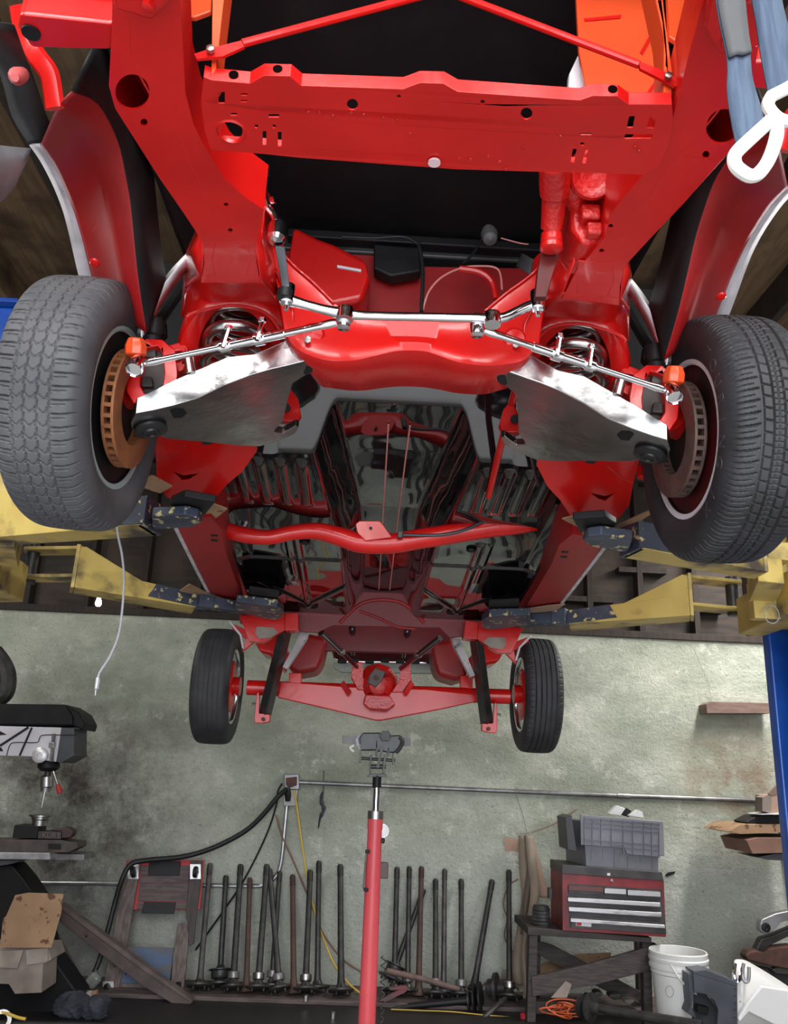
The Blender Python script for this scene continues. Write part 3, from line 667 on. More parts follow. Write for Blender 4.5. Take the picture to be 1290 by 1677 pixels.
# ================================================================== WHEELS
RT = .305
def tyre_arrays(pattern, nth):
    side = [(-.072, .188), (-.080, .193), (-.092, .212), (-.099, .236), (-.100, .252), (-.0965, .268), (-.092, .279)]
    ns = 57
    S = np.linspace(-1, 1, ns)
    prof_a = [p[0] for p in side] + list(S*.086) + [-p[0] for p in side[::-1]]
    prof_r = [p[1] for p in side] + list(RT - .004*S**2 - .011*np.abs(S)**8) + [p[1] for p in side[::-1]]
    prof_a = np.array(prof_a); prof_r = np.array(prof_r); k0 = len(side)
    th = np.arange(nth)*2*PI/nth
    T, SS = np.meshgrid(th, S, indexing='ij')
    d = np.zeros_like(T)
    def groove(dist, w): return np.clip(1-(np.abs(dist)/w)**4, 0, 1)
    def per(x): return np.abs((x+.5) % 1-.5)
    if pattern == 'block':          # worn all season: three zig-zag ribs and curved shoulder blocks
        zz = .028*np.sign(np.sin(66*T))
        for c in (-.46, -.16, .16, .46): d = np.maximum(d, groove(SS-c-zz*(.6 if abs(c) > .3 else 1), .024)*.8)
        ph = 66*T/(2*PI)
        sh = np.abs(SS) > .5
        d = np.maximum(d, np.where(sh, groove(per(ph+.6*(np.abs(SS)-.5)**2), .065), 0))
        d = np.maximum(d, np.where(sh & (np.abs(SS) < .85), groove(per(ph+.5+.3*np.abs(SS)), .06)*.5, 0))
        d = np.maximum(d, np.where(~sh, groove(per(ph+.9*np.abs((SS*3+1.5) % 1-.5)), .055)*.6, 0))
    elif pattern == 'touring':      # straight grooves, stepped lateral sipes
        for c, w in ((-.42, .045), (-.14, .03), (.14, .03), (.42, .045)): d = np.maximum(d, groove(SS-c, w))
        ph = 72*T/(2*PI)
        a = np.abs(SS)
        sh = a > .47
        d = np.maximum(d, np.where(sh, groove(per(ph-.55*np.sqrt(np.clip(a-.47, 0, 1))), .10), 0))
        d = np.maximum(d, np.where(sh & (a > .6), groove(per(ph*1+.5-.55*np.sqrt(np.clip(a-.47, 0, 1))), .055)*.6, 0))
        d = np.maximum(d, np.where((a > .16) & (a < .40), groove(per(ph+.8*SS), .09)*.9, 0))
        d = np.maximum(d, np.where(a < .12, groove(per(2*ph), .13)*.5, 0)); d = np.maximum(d, groove(SS, .012)*.5)
    elif pattern == 'rib':
        for c in (-.62, -.3, 0, .3, .62): d = np.maximum(d, groove(SS-c, .03))
        d = np.maximum(d, np.where(np.abs(SS) > .72, groove(per(60*T/(2*PI)), .10)*.6, 0))
    else:
        for c in (-.62, -.3, 0, .3, .62): d = np.maximum(d, groove(SS-c, .018)*.4)
    Rr = np.tile(prof_r, (nth, 1)); Rr[:, k0:k0+ns] -= d*.0055
    Aa = np.tile(prof_a, (nth, 1))
    V = np.stack([Aa, Rr*np.cos(th)[:, None], Rr*np.sin(th)[:, None]], -1)
    m = V.shape[1]
    i, j = np.meshgrid(np.arange(nth), np.arange(m-1), indexing='ij'); i2 = (i+1) % nth
    F = np.stack([i*m+j, i*m+j+1, i2*m+j+1, i2*m+j], -1).reshape(-1, 4)
    return V.reshape(-1, 3), F
_cache = {}
def wheel(center, inward, pattern, nth, tmat, rimmat, lipmat, rotor=None, steer=0, camber=0, letters=None):
    """inward = +1 when the car's middle lies towards +X"""
    if pattern not in _cache:
        V, F = tyre_arrays(pattern, nth)
        me = bpy.data.meshes.new('tire'); me.vertices.add(len(V)); me.vertices.foreach_set('co', V.astype(np.float32).ravel())
        me.loops.add(F.size); me.loops.foreach_set('vertex_index', F.astype(np.int32).ravel())
        me.polygons.add(len(F)); me.polygons.foreach_set('loop_start', np.arange(0, F.size, 4, dtype=np.int32))
        me.update(calc_edges=True); me.validate(); me.shade_smooth(); me.set_sharp_from_angle(angle=R(40)); me.materials.append(tmat)
        _cache[pattern] = me
    o = bpy.data.objects.new('tire', _cache[pattern]); COL.objects.link(o)
    mw = Matrix.Translation(center) @ Matrix.Rotation(steer, 4, 'Z') @ Matrix.Rotation(camber, 4, 'Y') @ Matrix.Diagonal((inward, 1, 1, 1))
    # parent under the car
    o.parent = car; o.matrix_parent_inverse = car.matrix_basis.inverted(); o.matrix_basis = mw
    def sub(mb, name, mat, **k):
        c = mb.build(name, mat, **k); c.parent = o; return c
    X = XV
    sub(MB().lathe([(.196, .074), (.199, .078), (.196, .083), (.188, .080), (.180, .066), (.176, .03), (.165, .0), (.150, -.03), (.14, -.05), (.06, -.055), (.058, -.062), (.138, -.058), (.188, -.07)], (0, 0, 0), X, n=56), 'wheel_rim', rimmat, ang=45)
    sub(MB().lathe([(.184, .0805), (.199, .0785), (.1975, .0855), (.188, .0845)], (0, 0, 0), X, n=56, closed=True), 'rim_lip', lipmat)
    if rotor:
        ro = sub(MB().lathe([(.088, .117), (.144, .117), (.144, .110), (.088, .110)], (0, 0, 0), X, n=48, closed=True).lathe([(.088, .095), (.144, .095), (.144, .088), (.088, .088)], (0, 0, 0), X, n=48, closed=True), 'brake_rotor', rotor, bevel=.001)
        vn = MB()
        for k in range(36):
            q = 2*PI*k/36; dv = Vector((0, math.cos(q), math.sin(q)))
            vn.bar(dv*.09+X*.1025, dv*.143+X*.1025, .009, .016, hint=(1, 0, 0))
        v = vn.build('rotor_vanes', rotor, smooth=False); v.parent = o; v['kind'] = 'stuff'
        h = MB().lathe([(.088, .09), (.088, .03), (.05, .02), (0, .02)], (0, 0, 0), X, n=24).build('rotor_hat', blackrubber); h.parent = o
    if letters:
        for ch, ang in letters:
            q = R(ang); rad = Vector((0, math.cos(q), math.sin(q)))
            tang = rad.cross(X)
            m4 = Matrix(((X.x*1, 0, 0, 0),)*1+((0, 0, 0, 0),)*3) if False else Matrix.Identity(4)
            ux = X.cross(rad); uy = rad; uz = X
            m4 = Matrix(((ux.x, uy.x, uz.x, 0), (ux.y, uy.y, uz.y, 0), (ux.z, uy.z, uz.z, 0), (0, 0, 0, 1)))
            pos = rad*.243+X*.0995
            tm = text_mesh('sidewall_letter', ch, .042, M('sidewall_lettering', (.045, .045, .05), rough=.5), None, Matrix.Translation(pos) @ m4, .0008)
            tm.parent = o
    return o
FWY, FWZ = 1.892, 2.147
lets = [(c, 148+11*i) for i, c in enumerate('TOURING')]+[('/', 148+11*7.6), ('X', 148+11*8.6)]
wheel(Vector((-.715, FWY, FWZ)), 1, 'block', 1056, rubberworn, black, M('greenish_rim_lip', (.42, .56, .55), rough=.35, metal=.4), rotorrust, R(-1.5), R(3))
wheel(Vector((2*X0+.715+.015, FWY+.01, FWZ-.005)), -1, 'touring', 1152, rubber, M('dark_red_rim', (.07, .008, .008), (.02, .01, .01), rough=.3, scale=9), whitemetal, rotorgrey, R(1.0), R(-2),
      letters=lets)
RWY, RWZ = 4.616, 1.750
for xx, inw, pt, nt_, dz in ((-.805, 1, 'slick', 256, -.012), (2*X0+.805, -1, 'rib', 480, .012)):
    w = wheel(Vector((xx, RWY, RWZ+dz)), inw, pt, nt_, rubber, M('chrome_rim', (.75, .76, .78), rough=.15, metal=1), chrome, None, 0, 0)
    MB().lathe([(.135, .055), (.138, .075), (.130, .082), (.09, .088), (.05, .09), (.05, .12), (0, .12)], (0, 0, 0), XV, n=32).build('brake_backing_plate', red).parent = w

# ================================================================== FENDERS AND WHEELHOUSES
for sd, f in SIDES:
    XL, XI = -.80, -.56
    lipA = [(48, 236), (66, 262), (86, 300), (102, 340), (113, 380), (124, 430), (136, 480), (148, 530)]
    lipB = [(66, 236), (88, 268), (106, 306), (122, 346), (134, 386), (146, 434), (160, 486), (176, 540)]
    inn = [(118, 150), (160, 170), (192, 230), (206, 290), (214, 340), (220, 400), (228, 470), (240, 545)]
    A_ = [atx(*p, XL) for p in lipA]; B_ = [atx(*p, XL+.035)+UP*.0 for p in lipB]; C_ = [atx(*p, XI) for p in inn]
    B2 = [b.lerp(c, .06) for b, c in zip(B_, C_)]
    Mid = [b.lerp(c, .5)+Vector((0, 0, .035)) for b, c in zip(B_, C_)]
    MB().grid([smooth_path([f(v) for v in rw], 4) for rw in (A_, B_)]).build('fender_lip', whitelip, car, solid=.004)
    MB().grid([smooth_path([f(v) for v in rw], 4) for rw in (B_, B2, Mid, C_)]).build('inner_fender', redmatte, car, solid=.004, ang=70)
    # return flange up to the splash panel
    D_ = [c+Vector((.02, .02, .16)) for c in C_]
    MB().grid([smooth_path([f(v) for v in rw], 4) for rw in (C_, D_)]).build('fender_flange', black, car, solid=.004)
    for x, y in ((155, 430), (206, 300)): MB().lathe([(.012, 0), (.009, .004), (0, .005)], f(atx(x, y, -.68)), (0, -.4, -.9), n=12).build('rivet', red, car)
    # front lower part of the fender, black, with a bolt
    fl = MB().grid([smooth_path([f(v) for v in rw], 4) for rw in ([atx(-40, 30, -.72), atx(0, 120, -.76), atx(20, 190, -.79), atx(48, 236, -.80)], [atx(22, 40, -.70), atx(52, 120, -.70), atx(72, 180, -.72), atx(86, 222, -.74)])]).build('front_valance', M('dull_black_valance', (.03, .03, .032), (.015, .015, .016), rough=.55, scale=5), car, solid=.005)
    MB().tube([f(atx(36, 122, -.69)), f(atx(28, 125, -.66)), f(atx(24, 127, -.655))], [.013, .015, .007], 12).build('rubber_bumper', M('faded_red_bumper', (.5, .09, .09), rough=.5), fl)
# bare metal corner of the left valance
MB().grid([smooth_path([atx(-40, 232, -.83), atx(0, 238, -.82), atx(50, 243, -.80)], 4), smooth_path([atx(-40, 290, -.84), atx(-6, 285, -.83), atx(44, 262, -.80)], 4), smooth_path([atx(-40, 345, -.85), atx(0, 330, -.84), atx(24, 304, -.83)], 4)]).build('valance_corner', M('bare_grey_sheet', (.22, .22, .23), (.40, .40, .41), rough=.4, scale=6, metal=.4), car, solid=.004)

# ================================================================== FLOOR PANS (glossy black, ribbed, with a central tunnel)
def floor_z(x, y):
    z = 2.265 - (y-2.5)*.115
    toe = 2.265+(2.455-y)*1.55                              # steep toe board
    w = np.interp(y, [2.2, 2.7, 3.2, 4.15], [.24, .20, .15, .13]); h = np.interp(y, [2.2, 2.7, 3.2, 4.15], [.125, .15, .16, .12])
    ax = abs(x)
    t = np.clip((w+.05-ax)/.09, 0, 1); t = t*t*(3-2*t)
    z += t*h
    # side wall up to the rocker
    t2 = np.clip((ax-.57)/.05, 0, 1); z += -.015*t2
    def rib(d, wd, hh): return -hh*math.exp(-(d/wd)**4)
    if t < .05:
        if 2.50 < y < 2.86:
            for c in (.30, .37, .44, .51): z += rib(ax-c-.05*(y-2.68)*0, .016, .013)*np.clip((y-2.50)*30, 0, 1)*np.clip((2.86-y)*30, 0, 1)
        if 3.14 < y < 4.02:                             # fan of ribs meeting at the drain plug, plus cross bead
            z += rib(ax-.36, .014, .010)
            z += rib(ax-.40, .008, .006) if y < 3.6 else 0
            z += rib(y-3.40, .012, .008)
            if y > 3.68:
                z += rib(abs(ax-.36)-(4.02-y)*.62, .016, .010)
    if toe > z:
        z = toe + rib(ax-.40, .035, .014) + rib(ax-.53, .03, .012)
    return z
xs = np.concatenate([np.linspace(-.63, .63, 253)]); ys = np.linspace(2.30, 4.16, 236)
vs = []; 
for y in ys:
    for x in xs: vs.append((X0+x, y, floor_z(x, y)))
m = len(xs); fs = [(i*m+j, i*m+j+1, (i+1)*m+j+1, (i+1)*m+j) for i in range(len(ys)-1) for j in range(m-1)]
mb = MB(); mb.v = [Vector(v) for v in vs]; mb.f = fs
fp = mb.build('floor_pan', blackgloss, car, ang=80)
for s in (-1, 1):
    c = Vector((X0+s*.36, 4.045, floor_z(.36, 4.02)-.004))
    MB().lathe([(.048, .004), (.046, -.004), (.036, -.006), (.034, -.001), (0, -.001)], c, UP, n=24).build('drain_plug', black, fp)
    MB().lathe([(.020, .003), (.019, -.004), (.010, -.005), (0, -.002)], Vector((X0+s*.33, 3.2, floor_z(.33, 3.2)-.006)), UP, n=16).build('small_plug', black, fp)
# red seam flange in the middle of the tunnel and brake lines
for dx, w in ((-.02, .003), (.03, .003)):
    MB().tube([Vector((X0+dx*(1.4-.2*(y-2.5)), y, floor_z(dx, y)-.006)) for y in np.linspace(2.5, 4.1, 22)], w, 6).build('brake_line', M('pink_line', (.7, .25, .22), rough=.4), fp)
MB().tube([at(852, 610, 1.95), at(838, 660, 2.10), at(822, 720, 2.27), at(800, 813, 2.66)], .011, 10).build('drain_pipe', red, car)
MB().tube(smooth_path([at(*p, Y) for *p, Y in ((870, 745, 2.35), (876, 775, 2.5), (882, 800, 2.65), (874, 825, 2.8), (845, 838, 2.93), (800, 850, 2.93), (760, 868, 2.93), (720, 876, 2.93), (660, 876, 2.93))], 6), .006, 8).build('brake_hose', M('black_hose_mat', (.02, .018, .022), rough=.35), car)
MB().box(at(655, 876, 2.925), (.02, .02, .026)).build('hose_fitting', darksteel, car, bevel=.003)
MB().box(at(864, 846, 2.925), (.018, .02, .034)).build('hose_clip', black, car, bevel=.003)

# ---- outriggers of the subframe, behind the control arms
OG0 = at(335, 720, 2.26); OGN = XV.cross(at(300, 826, 2.56)-OG0).normalized(); OGN = (at(300, 826, 2.56)-OG0-XV*(at(300, 826, 2.56)-OG0).x).cross(XV).normalized()
for sd, f in SIDES:
    g = lambda x, y: onp(x, y, OG0, OGN)
    o = [(252, 712), (256, 745), (258, 790), (272, 812), (300, 826), (342, 832), (352, 815), (372, 792), (396, 772), (420, 738), (418, 716)]
    hl = [(284, 772), (300, 778), (325, 775), (310, 784), (298, 786)]
    og = MB().shell([f(g(*p)) for p in o], UP*.16, [[f(g(*p)) for p in hl]]).build('subframe_outrigger', red, car, solid=.004, bevel=.008)
    MB().tube([f(g(258, 752)), f(g(280, 744)), f(g(304, 728))], .004, 6).build('weld_bead', redrough, og)
    MB().prism([f(at(*p, 2.2)) for p in ((232, 722), (252, 720), (250, 740), (234, 742))], YV*.03).build('brake_bracket', red, og, bevel=.004)
    # rocker panels with a pale outer edge
    RKZ = 2.075
    k = lambda x, y: atz(x, y, RKZ)
    rk = [(285, 862), (300, 850), (345, 846), (362, 866), (368, 900), (385, 950), (402, 990), (388, 1000), (346, 984), (318, 930)]
    rp = MB().shell([f(k(*p)) for p in rk], UP*.14).build('rocker_panel', redmatte, car, solid=.004, bevel=.005)
    edge = [(284, 862), (318, 930), (346, 984)]; e2 = [(289, 859), (323, 929), (351, 984)]
    MB().prism([f(k(*p))-UP*.004 for p in edge+e2[::-1]], UP*.016).build('pinch_weld', whitelip, rp)
    MB().prism([f(atz(x, y, 2.13)) for x, y in ((362, 868), (376, 895), (412, 985), (402, 992), (372, 930))], UP*.02).build('rocker_seal', black, rp, bevel=.004)
    for yy in (876, 884): MB().prism([f(k(x, yy+d))-UP*.003 for x, d in ((345, -1.5), (356, -1), (357, 1.5), (346, 1.5))], UP*.004).build('slot', black, rp)

# ---- transmission crossmember
tc = [(352, 856), (372, 868), (400, 876), (440, 880), (480, 872), (520, 870), (560, 880), (590, 889), (640, 890), (690, 882), (740, 874), (800, 864), (850, 858), (890, 850), (925, 838), (950, 822)]
rad = [.030, .030, .030, .028, .028, .032, .036, .038, .038, .038, .038, .038, .038, .036, .028, .014]
pts = smooth_path([at(*p, 2.98) for p in tc], 4)
tm = MB().tube(pts, [float(v) for v in np.interp(np.arange(len(pts)), np.arange(len(rad))*4, rad)], 16).build('transmission_crossmember', red, car)
MB().prism([at(*p, 2.935) for p in ((582, 858), (588, 853), (622, 853), (628, 860), (642, 880), (598, 886), (586, 874))], YV*.006).build('mount_plate', red, tm, bevel=.003)
MB().lathe([(.006, 0), (.006, .004), (0, .004)], at(607, 865, 2.934), (0, -1, -.2), n=12).build('mount_hole', black, tm)

# ================================================================== REAR OF THE CAR
# kick-up panel, rear cross rail, torque boxes
MB().prism([at(*p, 4.18) for p in ((395, 940), (850, 950), (850, 1036), (770, 1042), (735, 1044), (720, 1028), (545, 1024), (520, 1036), (420, 1030), (392, 1020)) ], YV*.02).build('kick_up_panel', M('shaded_red_paint', (.15, .005, .008), rough=.45), car, bevel=.004)  # red darkened in the colour to stand in for shade under the car
MB().tube(smooth_path([at(*p, 4.17) for p in ((556, 1020), (572, 1004), (592, 988), (622, 982), (655, 986), (678, 1002), (694, 1020))], 5), .008, 8).build('arch_bead', redmatte, car)
MB().tube(smooth_path([at(*p, 4.165) for p in ((588, 1000), (620, 1012), (650, 1026), (680, 1030))], 5), .006, 8).build('cross_line', redmatte, car)
MB().prism([at(*p, 4.80) for p in ((560, 1018), (590, 1004), (620, 1000), (660, 1004), (695, 1018), (740, 1030), (740, 1072), (520, 1066), (520, 1026))], YV*.03).build('rear_floor_hump', M('shaded_red_paint', (.15, .005, .008), rough=.45), car, bevel=.01)  # same shade-darkened red as the kick-up panel
for sd, f in SIDES:
    sm = MB().prism([f(at(*p, 4.08)) for p in ((466, 1004), (488, 1003), (489, 1032), (466, 1033))], YV*.10).build('spring_hanger', red, car, bevel=.004)
    # torque box with flat bottom
    MB().prism([f(at(*p, 4.10)) for p in ((392, 1008), (466, 1004), (466, 1032), (430, 1052), (408, 1050), (400, 1030))], YV*.05).build('torque_box', red, car, bevel=.006)
    MB().prism([f(at(*p, 4.095)) for p in ((420, 1026), (448, 1028), (456, 1036), (444, 1044), (424, 1046), (418, 1038))], YV*.01).build('cardboard_scrap', cardpale, car)
    # inner wheelhouse
    MB().prism([f(at(*p, 4.55)) for p in ((412, 1040), (455, 1040), (470, 1060), (462, 1098), (440, 1072), (425, 1068))], YV*.25).build('rear_wheelhouse', red, car, bevel=.02, seg=3)
    MB().prism([f(at(*p, 4.75)) for p in ((500, 1036), (536, 1044), (528, 1080), (520, 1098), (490, 1104), (470, 1096), (478, 1070))], YV*.3).build('fuel_tank_corner', redmatte, car, bevel=.03, seg=3)
    # pale bare frame rail above the axle
    MB().prism([f(at(*p, 4.32)) for p in ((492, 1034), (506, 1034), (502, 1046), (470, 1096), (462, 1092), (482, 1056))], YV*.05).build('bare_rear_rail', M('bare_pale_rail', (.42, .38, .38), (.30, .27, .27), rough=.5, scale=9, c3=(.05, .04, .04), s3=12, lo3=.66, hi3=.7), car, bevel=.003)
    # trailing arm and its bracket below the axle
    ta = MB().bar(f(at(468, 1030, 4.15)), f(at(433, 1172, 4.60)), .044, .06, hint=(0, -1, .5), w2=.050).build('trailing_arm', M('black_arm_paint', (.016, .014, .014), (.03, .027, .027), rough=.3, scale=8), car, bevel=.006)
    bk = MB().prism([f(at(*p, 4.545)) for p in ((416, 1176), (420, 1136), (424, 1132), (424, 1168), (442, 1170), (441, 1182), (430, 1184), (417, 1184))], YV*.06).build('axle_bracket', red, car, bevel=.003)
    MB().hexbolt(f(at(431, 1178, 4.54)), (0, -1, 0), .011, .010).build('bracket_bolt', rust, bk)
    MB().cyl(f(at(419, 1153, 4.57)), f(at(412, 1153, 4.57)), .006, 8).build('side_bolt', steel, bk)
    # quarter panel lower edge
    MB().prism([f(at(*p, 4.25)) for p in ((378, 1020), (412, 1036), (418, 1050), (396, 1068), (402, 1046), (380, 1030))], YV*.03).build('quarter_panel_edge', red, car, bevel=.004)
    MB().tube([f(at(376, 1018, 4.24)), f(at(394, 1040, 4.24)), f(at(398, 1062, 4.24))], .006, 6).build('quarter_lip', whitelip, car)
    # upper link of the rear suspension
    u0, u1 = f(at(526, 1036, 4.22)), f(at(584, 1092, 4.52))
    ul_ = MB().cyl(u0, u0.lerp(u1, .55), .016, 14).cyl(u0.lerp(u1, .55), u1, .0125, 12).build('upper_link', M('dark_chrome', (.30, .29, .31), rough=.15, metal=1), car)
    MB().lathe([(.020, -.012), (.021, 0), (.020, .012)], u0.lerp(u1, .55), u1-u0, n=6).build('jam_nut', steel, ul_)
    # coil-over rod seen behind
    s0 = f(at(576, 1014, 4.7)); s1 = f(at(578, 1072, 4.95))
    MB().cyl(s0, s1, .012, 12).lathe([(.019, -.02), (.019, .02)], s0.lerp(s1, .3), s1-s0, n=14).build('shock_absorber', M('dark_chrome', (.3, .29, .31), metal=1), car)
# tail: panel, bumper
tl = MB().prism([at(*p, 5.30) for p in ((530, 1030), (745, 1030), (745, 1068), (530, 1062))], YV*.02).build('tail_panel', M('shaded_red_paint', (.22, .006, .01)), car, bevel=.005)  # shares the red darkened for shade
bmp = MB().prism([at(*p, 5.36) for p in ((540, 1060), (560, 1064), (742, 1066), (752, 1072), (744, 1086), (720, 1088), (560, 1086), (546, 1080))], YV*.06).build('rear_bumper', chrome, car, bevel=.012, seg=3)
MB().prism([at(*p, 5.37) for p in ((546, 1084), (744, 1088), (750, 1098), (735, 1104), (560, 1102), (545, 1094))], YV*.03).build('bumper_underside', M('grey_green_underside', (.30, .33, .29), rough=.4), bmp, bevel=.01)
for x in (560, 580, 605, 630, 655, 680, 705, 728):
    MB().box(at(x, 1083, 5.34)+Vector((0, 0, random.uniform(-.004, .006))), (.055, .03, .026)).build('bumper_bolt_bracket', black, bmp, bevel=.006)
# rear axle housing
ax0, ax1 = at(405, 1126, 4.60), at(834, 1141, 4.60)
axl = MB().cyl(ax0, ax1, .040, 20).build('rear_axle', red, car)
MB().prism([at(*p, 4.555) for p in ((458, 1116), (560, 1124), (690, 1128), (782, 1138), (784, 1148), (720, 1162), (624, 1180), (616, 1180), (540, 1162), (454, 1142))], YV*.05).build('axle_truss', red, axl, bevel=.006)
MB().lathe([(.02, -.19), (.050, -.18), (.062, -.13), (.085, -.07), (.112, -.03), (.118, .05), (.085, .10), (.03, .13), (0, .13)], at(618, 1122, 4.62), (0, 1, .12), n=11).build('differential_housing', redrough, axl, bevel=.008, ang=20)
MB().prism([at(*p, 4.46) for p in ((598, 1136), (638, 1138), (648, 1154), (634, 1164), (606, 1162), (594, 1152))], YV*.10).build('differential_nose', redrough, axl, bevel=.01)
pf = MB().prism([at(*p, 4.42) for p in ((614, 1094), (632, 1100), (624, 1116), (615, 1126), (602, 1118), (606, 1104))], YV*.025).build('pinion_flange', M('brown_iron_flange', (.07, .045, .04), (.045, .03, .028), rough=.5, scale=22), axl, bevel=.003)
MB().lathe([(.014, .02), (.014, 0), (0, 0)], at(616, 1110, 4.415), (0, 1, 0), n=14).build('pinion_hub', rust, pf)
for x, y in ((617, 1094), (630, 1101), (603, 1114), (614, 1124)): MB().lathe([(.006, .01), (.006, 0), (0, 0)], at(x, y, 4.412), (0, 1, 0), n=10).build('flange_ear', rust, pf)
for x, y, dx in ((585, 1096, -6), (664, 1100, 6)):
    MB().prism([at(*p, 4.54) for p in ((x-8, y-12), (x+8, y-12), (x+10, y+14), (x-dx*2+8, y+34), (x-dx*2-12, y+34), (x-10, y+14))], YV*.04).build('link_tower', redrough, axl, bevel=.006)
for x, y in ((483, 1110), (764, 1114)):
    MB().prism([at(*p, 4.57) for p in ((x-10, y-8), (x+10, y-8), (x+10, y+14), (x-10, y+12))], YV*.06).build('spring_perch', red, axl, bevel=.004)
for x in (560, 675): MB().bar(at(x, 1118, 4.54), at(x+(12 if x < 600 else -12), 1136, 4.50), .012, .03).build('housing_rib', redrough, axl, bevel=.003)

# ================================================================== LIFT
def lift_side(sd, f, lab):
    post = thing('lift_column', lab, 'car lift', f(Vector((1.78, 3.2, 0))) if sd == 'right' else mr(Vector((1.78, 3.2, 0))), 'two post lift columns')
    g = f
    ztop = 2.93 if sd == 'right' else 3.10
    x0 = 1.645
    # C-section column, open side towards the car
    o = [(x0, 3.10), (x0+.30, 3.10), (x0+.30, 3.46), (x0, 3.46), (x0, 3.40), (x0+.25, 3.40), (x0+.25, 3.16), (x0, 3.16)]
    if sd == 'left': o = o
    col = MB().prism([g(Vector((a, b, .012))) for a, b in o], UP*(ztop-.012)).build('column', blue, post, bevel=.012, seg=3)
    MB().prism([g(Vector((a, b, ztop))) for a, b in ((x0-.03, 3.06), (x0+.34, 3.06), (x0+.34, 3.50), (x0-.03, 3.50))], UP*.02).build('top_plate', blue, post, bevel=.004)
    MB().prism([g(Vector((a, b, 0))) for a, b in ((x0-.08, 2.98), (x0+.42, 2.98), (x0+.42, 3.58), (x0-.08, 3.58))], UP*.014).build('base_plate', blue, post, bevel=.003)
    # carriage
    cg = MB().prism([g(Vector((a, b, 1.93))) for a, b in ((1.50, 2.90), (1.64, 2.86), (1.64, 3.46), (1.53, 3.42))], UP*.15).build('carriage', yellow, post, bevel=.008)
    MB().prism([g(Vector((a, b, 1.95))) for a, b in ((1.60, 3.19), (1.88, 3.19), (1.88, 3.37), (1.60, 3.37))], UP*.55).build('slide_block', yellow, cg)
    zb = 2.005; zt = 2.09
    b = lambda x, y: g(atz(x, y, zb))
    # front arm: outer box, inner extension, swivel foot, pad
    e0 = b(1049, 898); e1 = b(1252, 936); r0 = b(1017, 913); r1 = b(1230, 948)
    if sd == 'left': e1, r1 = e0.lerp(e1, 1.16), r0.lerp(r1, 1.16)
    fa = MB().prism([e0, e1, r1, r0], UP*.088).build('front_arm', yellow, post, bevel=.005)
    MB().prism([e0.lerp(e1, -.012), e0.lerp(e1, .03), r0.lerp(r1, .03), r0.lerp(r1, -.012)], UP*.094).build('arm_collar', navy, fa, bevel=.003)
    MB().prism([e0.lerp(e1, -.01)-UP*.0+UP*.004-Vector((0, .004, 0)), e0.lerp(e1, .45)+UP*.004-Vector((0, .004, 0)), e0.lerp(e1, .40)+UP*.086-Vector((0, .004, 0)), e0.lerp(e1, -.01)+UP*.086-Vector((0, .004, 0))], YV*.006).build('painted_sleeve', navy, fa)
    MB().prism([e0.lerp(e1, .52)+UP*.085, e1+UP*.085, e1+UP*.165, e1.lerp(e0, .05)+UP*.17], YV*.014).build('gusset', yellow, fa, bevel=.003)
    MB().prism([e1+UP*0, r1+UP*0, r1+UP*.17, e1+UP*.17], g(Vector((.014, 0, 0)))-g(Vector((0, 0, 0)))).build('end_plate', yellow, fa, bevel=.003)
    # knuckle behind: link to carriage
    MB().prism([g(Vector(v)) for v in ((1.30, 2.72, 1.99), (1.40, 2.74, 1.99), (1.50, 3.0, 1.99), (1.42, 3.06, 1.99))], UP*.09).build('arm_root', yellow, fa, bevel=.005)
    sw = [b(*p)+UP*.006 for p in ((1036, 886), (985, 879), (962, 882), (954, 888), (966, 898), (1000, 903), (1030, 909))]
    MB().prism(sw, UP*.03).build('swivel_foot', navy, fa, bevel=.006)
    pd = [b(*p)+UP*.040 for p in ((938, 872), (990, 868), (1010, 880), (1004, 890), (950, 894))]
    MB().prism(pd, [UP*.022]*5).build('rubber_pad', blackrubber, fa, bevel=.004)
    # rear arm
    h0 = b(930, 1022); h1 = b(1130, 1008); k0 = b(934, 1034); k1 = b(1130, 1018)
    ra = MB().prism([h0, h1, k1, k0], [UP*.062, UP*.092, UP*.092, UP*.062]).build('rear_arm', yellow, post, bevel=.005)
    off = Vector((0, -.004, 0))
    MB().prism([h0.lerp(h1, -.02)+UP*.002+off, h0.lerp(h1, .42)+UP*.014+off, h0.lerp(h1, .36)+UP*.074+off, h0.lerp(h1, -.02)+UP*.062+off], YV*.006).build('painted_sleeve', navy, ra)
    MB().prism([h0.lerp(h1, .48)+UP*.075, h1+UP*.088, h1+UP*.175, h1.lerp(h0, .04)+UP*.18], YV*.016).build('gusset', yellow, ra, bevel=.003)
    MB().prism([h1+off, h1+off+UP*.185, h1+off+UP*.185+Vector((0, .13, 0)), k1+off], g(Vector((.016, 0, 0)))-g(Vector((0, 0, 0)))).build('end_plate', yellow, ra, bevel=.003)
    pl0 = h1+UP*.052; 
    wv = g(Vector((.26, .06, 0)))-g(Vector((0, 0, 0)))
    for dz in (.045, .165):
        MB().prism([h1+UP*dz, h1+UP*dz+wv, h1+UP*dz+wv*1.08+Vector((0, .05, 0)), h1+UP*dz+wv+Vector((0, .11, 0)), h1+UP*dz+Vector((0, .11, 0))], UP*.014).build('hinge_plate', yellow, ra, bevel=.003)
    MB().cyl(h1+wv*.9+Vector((0, .055, .03)), h1+wv*.9+Vector((0, .055, .20)), .026, 16).build('hinge_pin', darksteel, ra)
    t0 = b(790, 1028); t1 = b(930, 1020)
    ex = MB().bar(t0.lerp(t1, .5)+UP*.03+Vector((0, .05, 0)), t1+UP*.03+Vector((0, .05, 0)), .08, .05).build('arm_extension', navy, ra, bevel=.004)
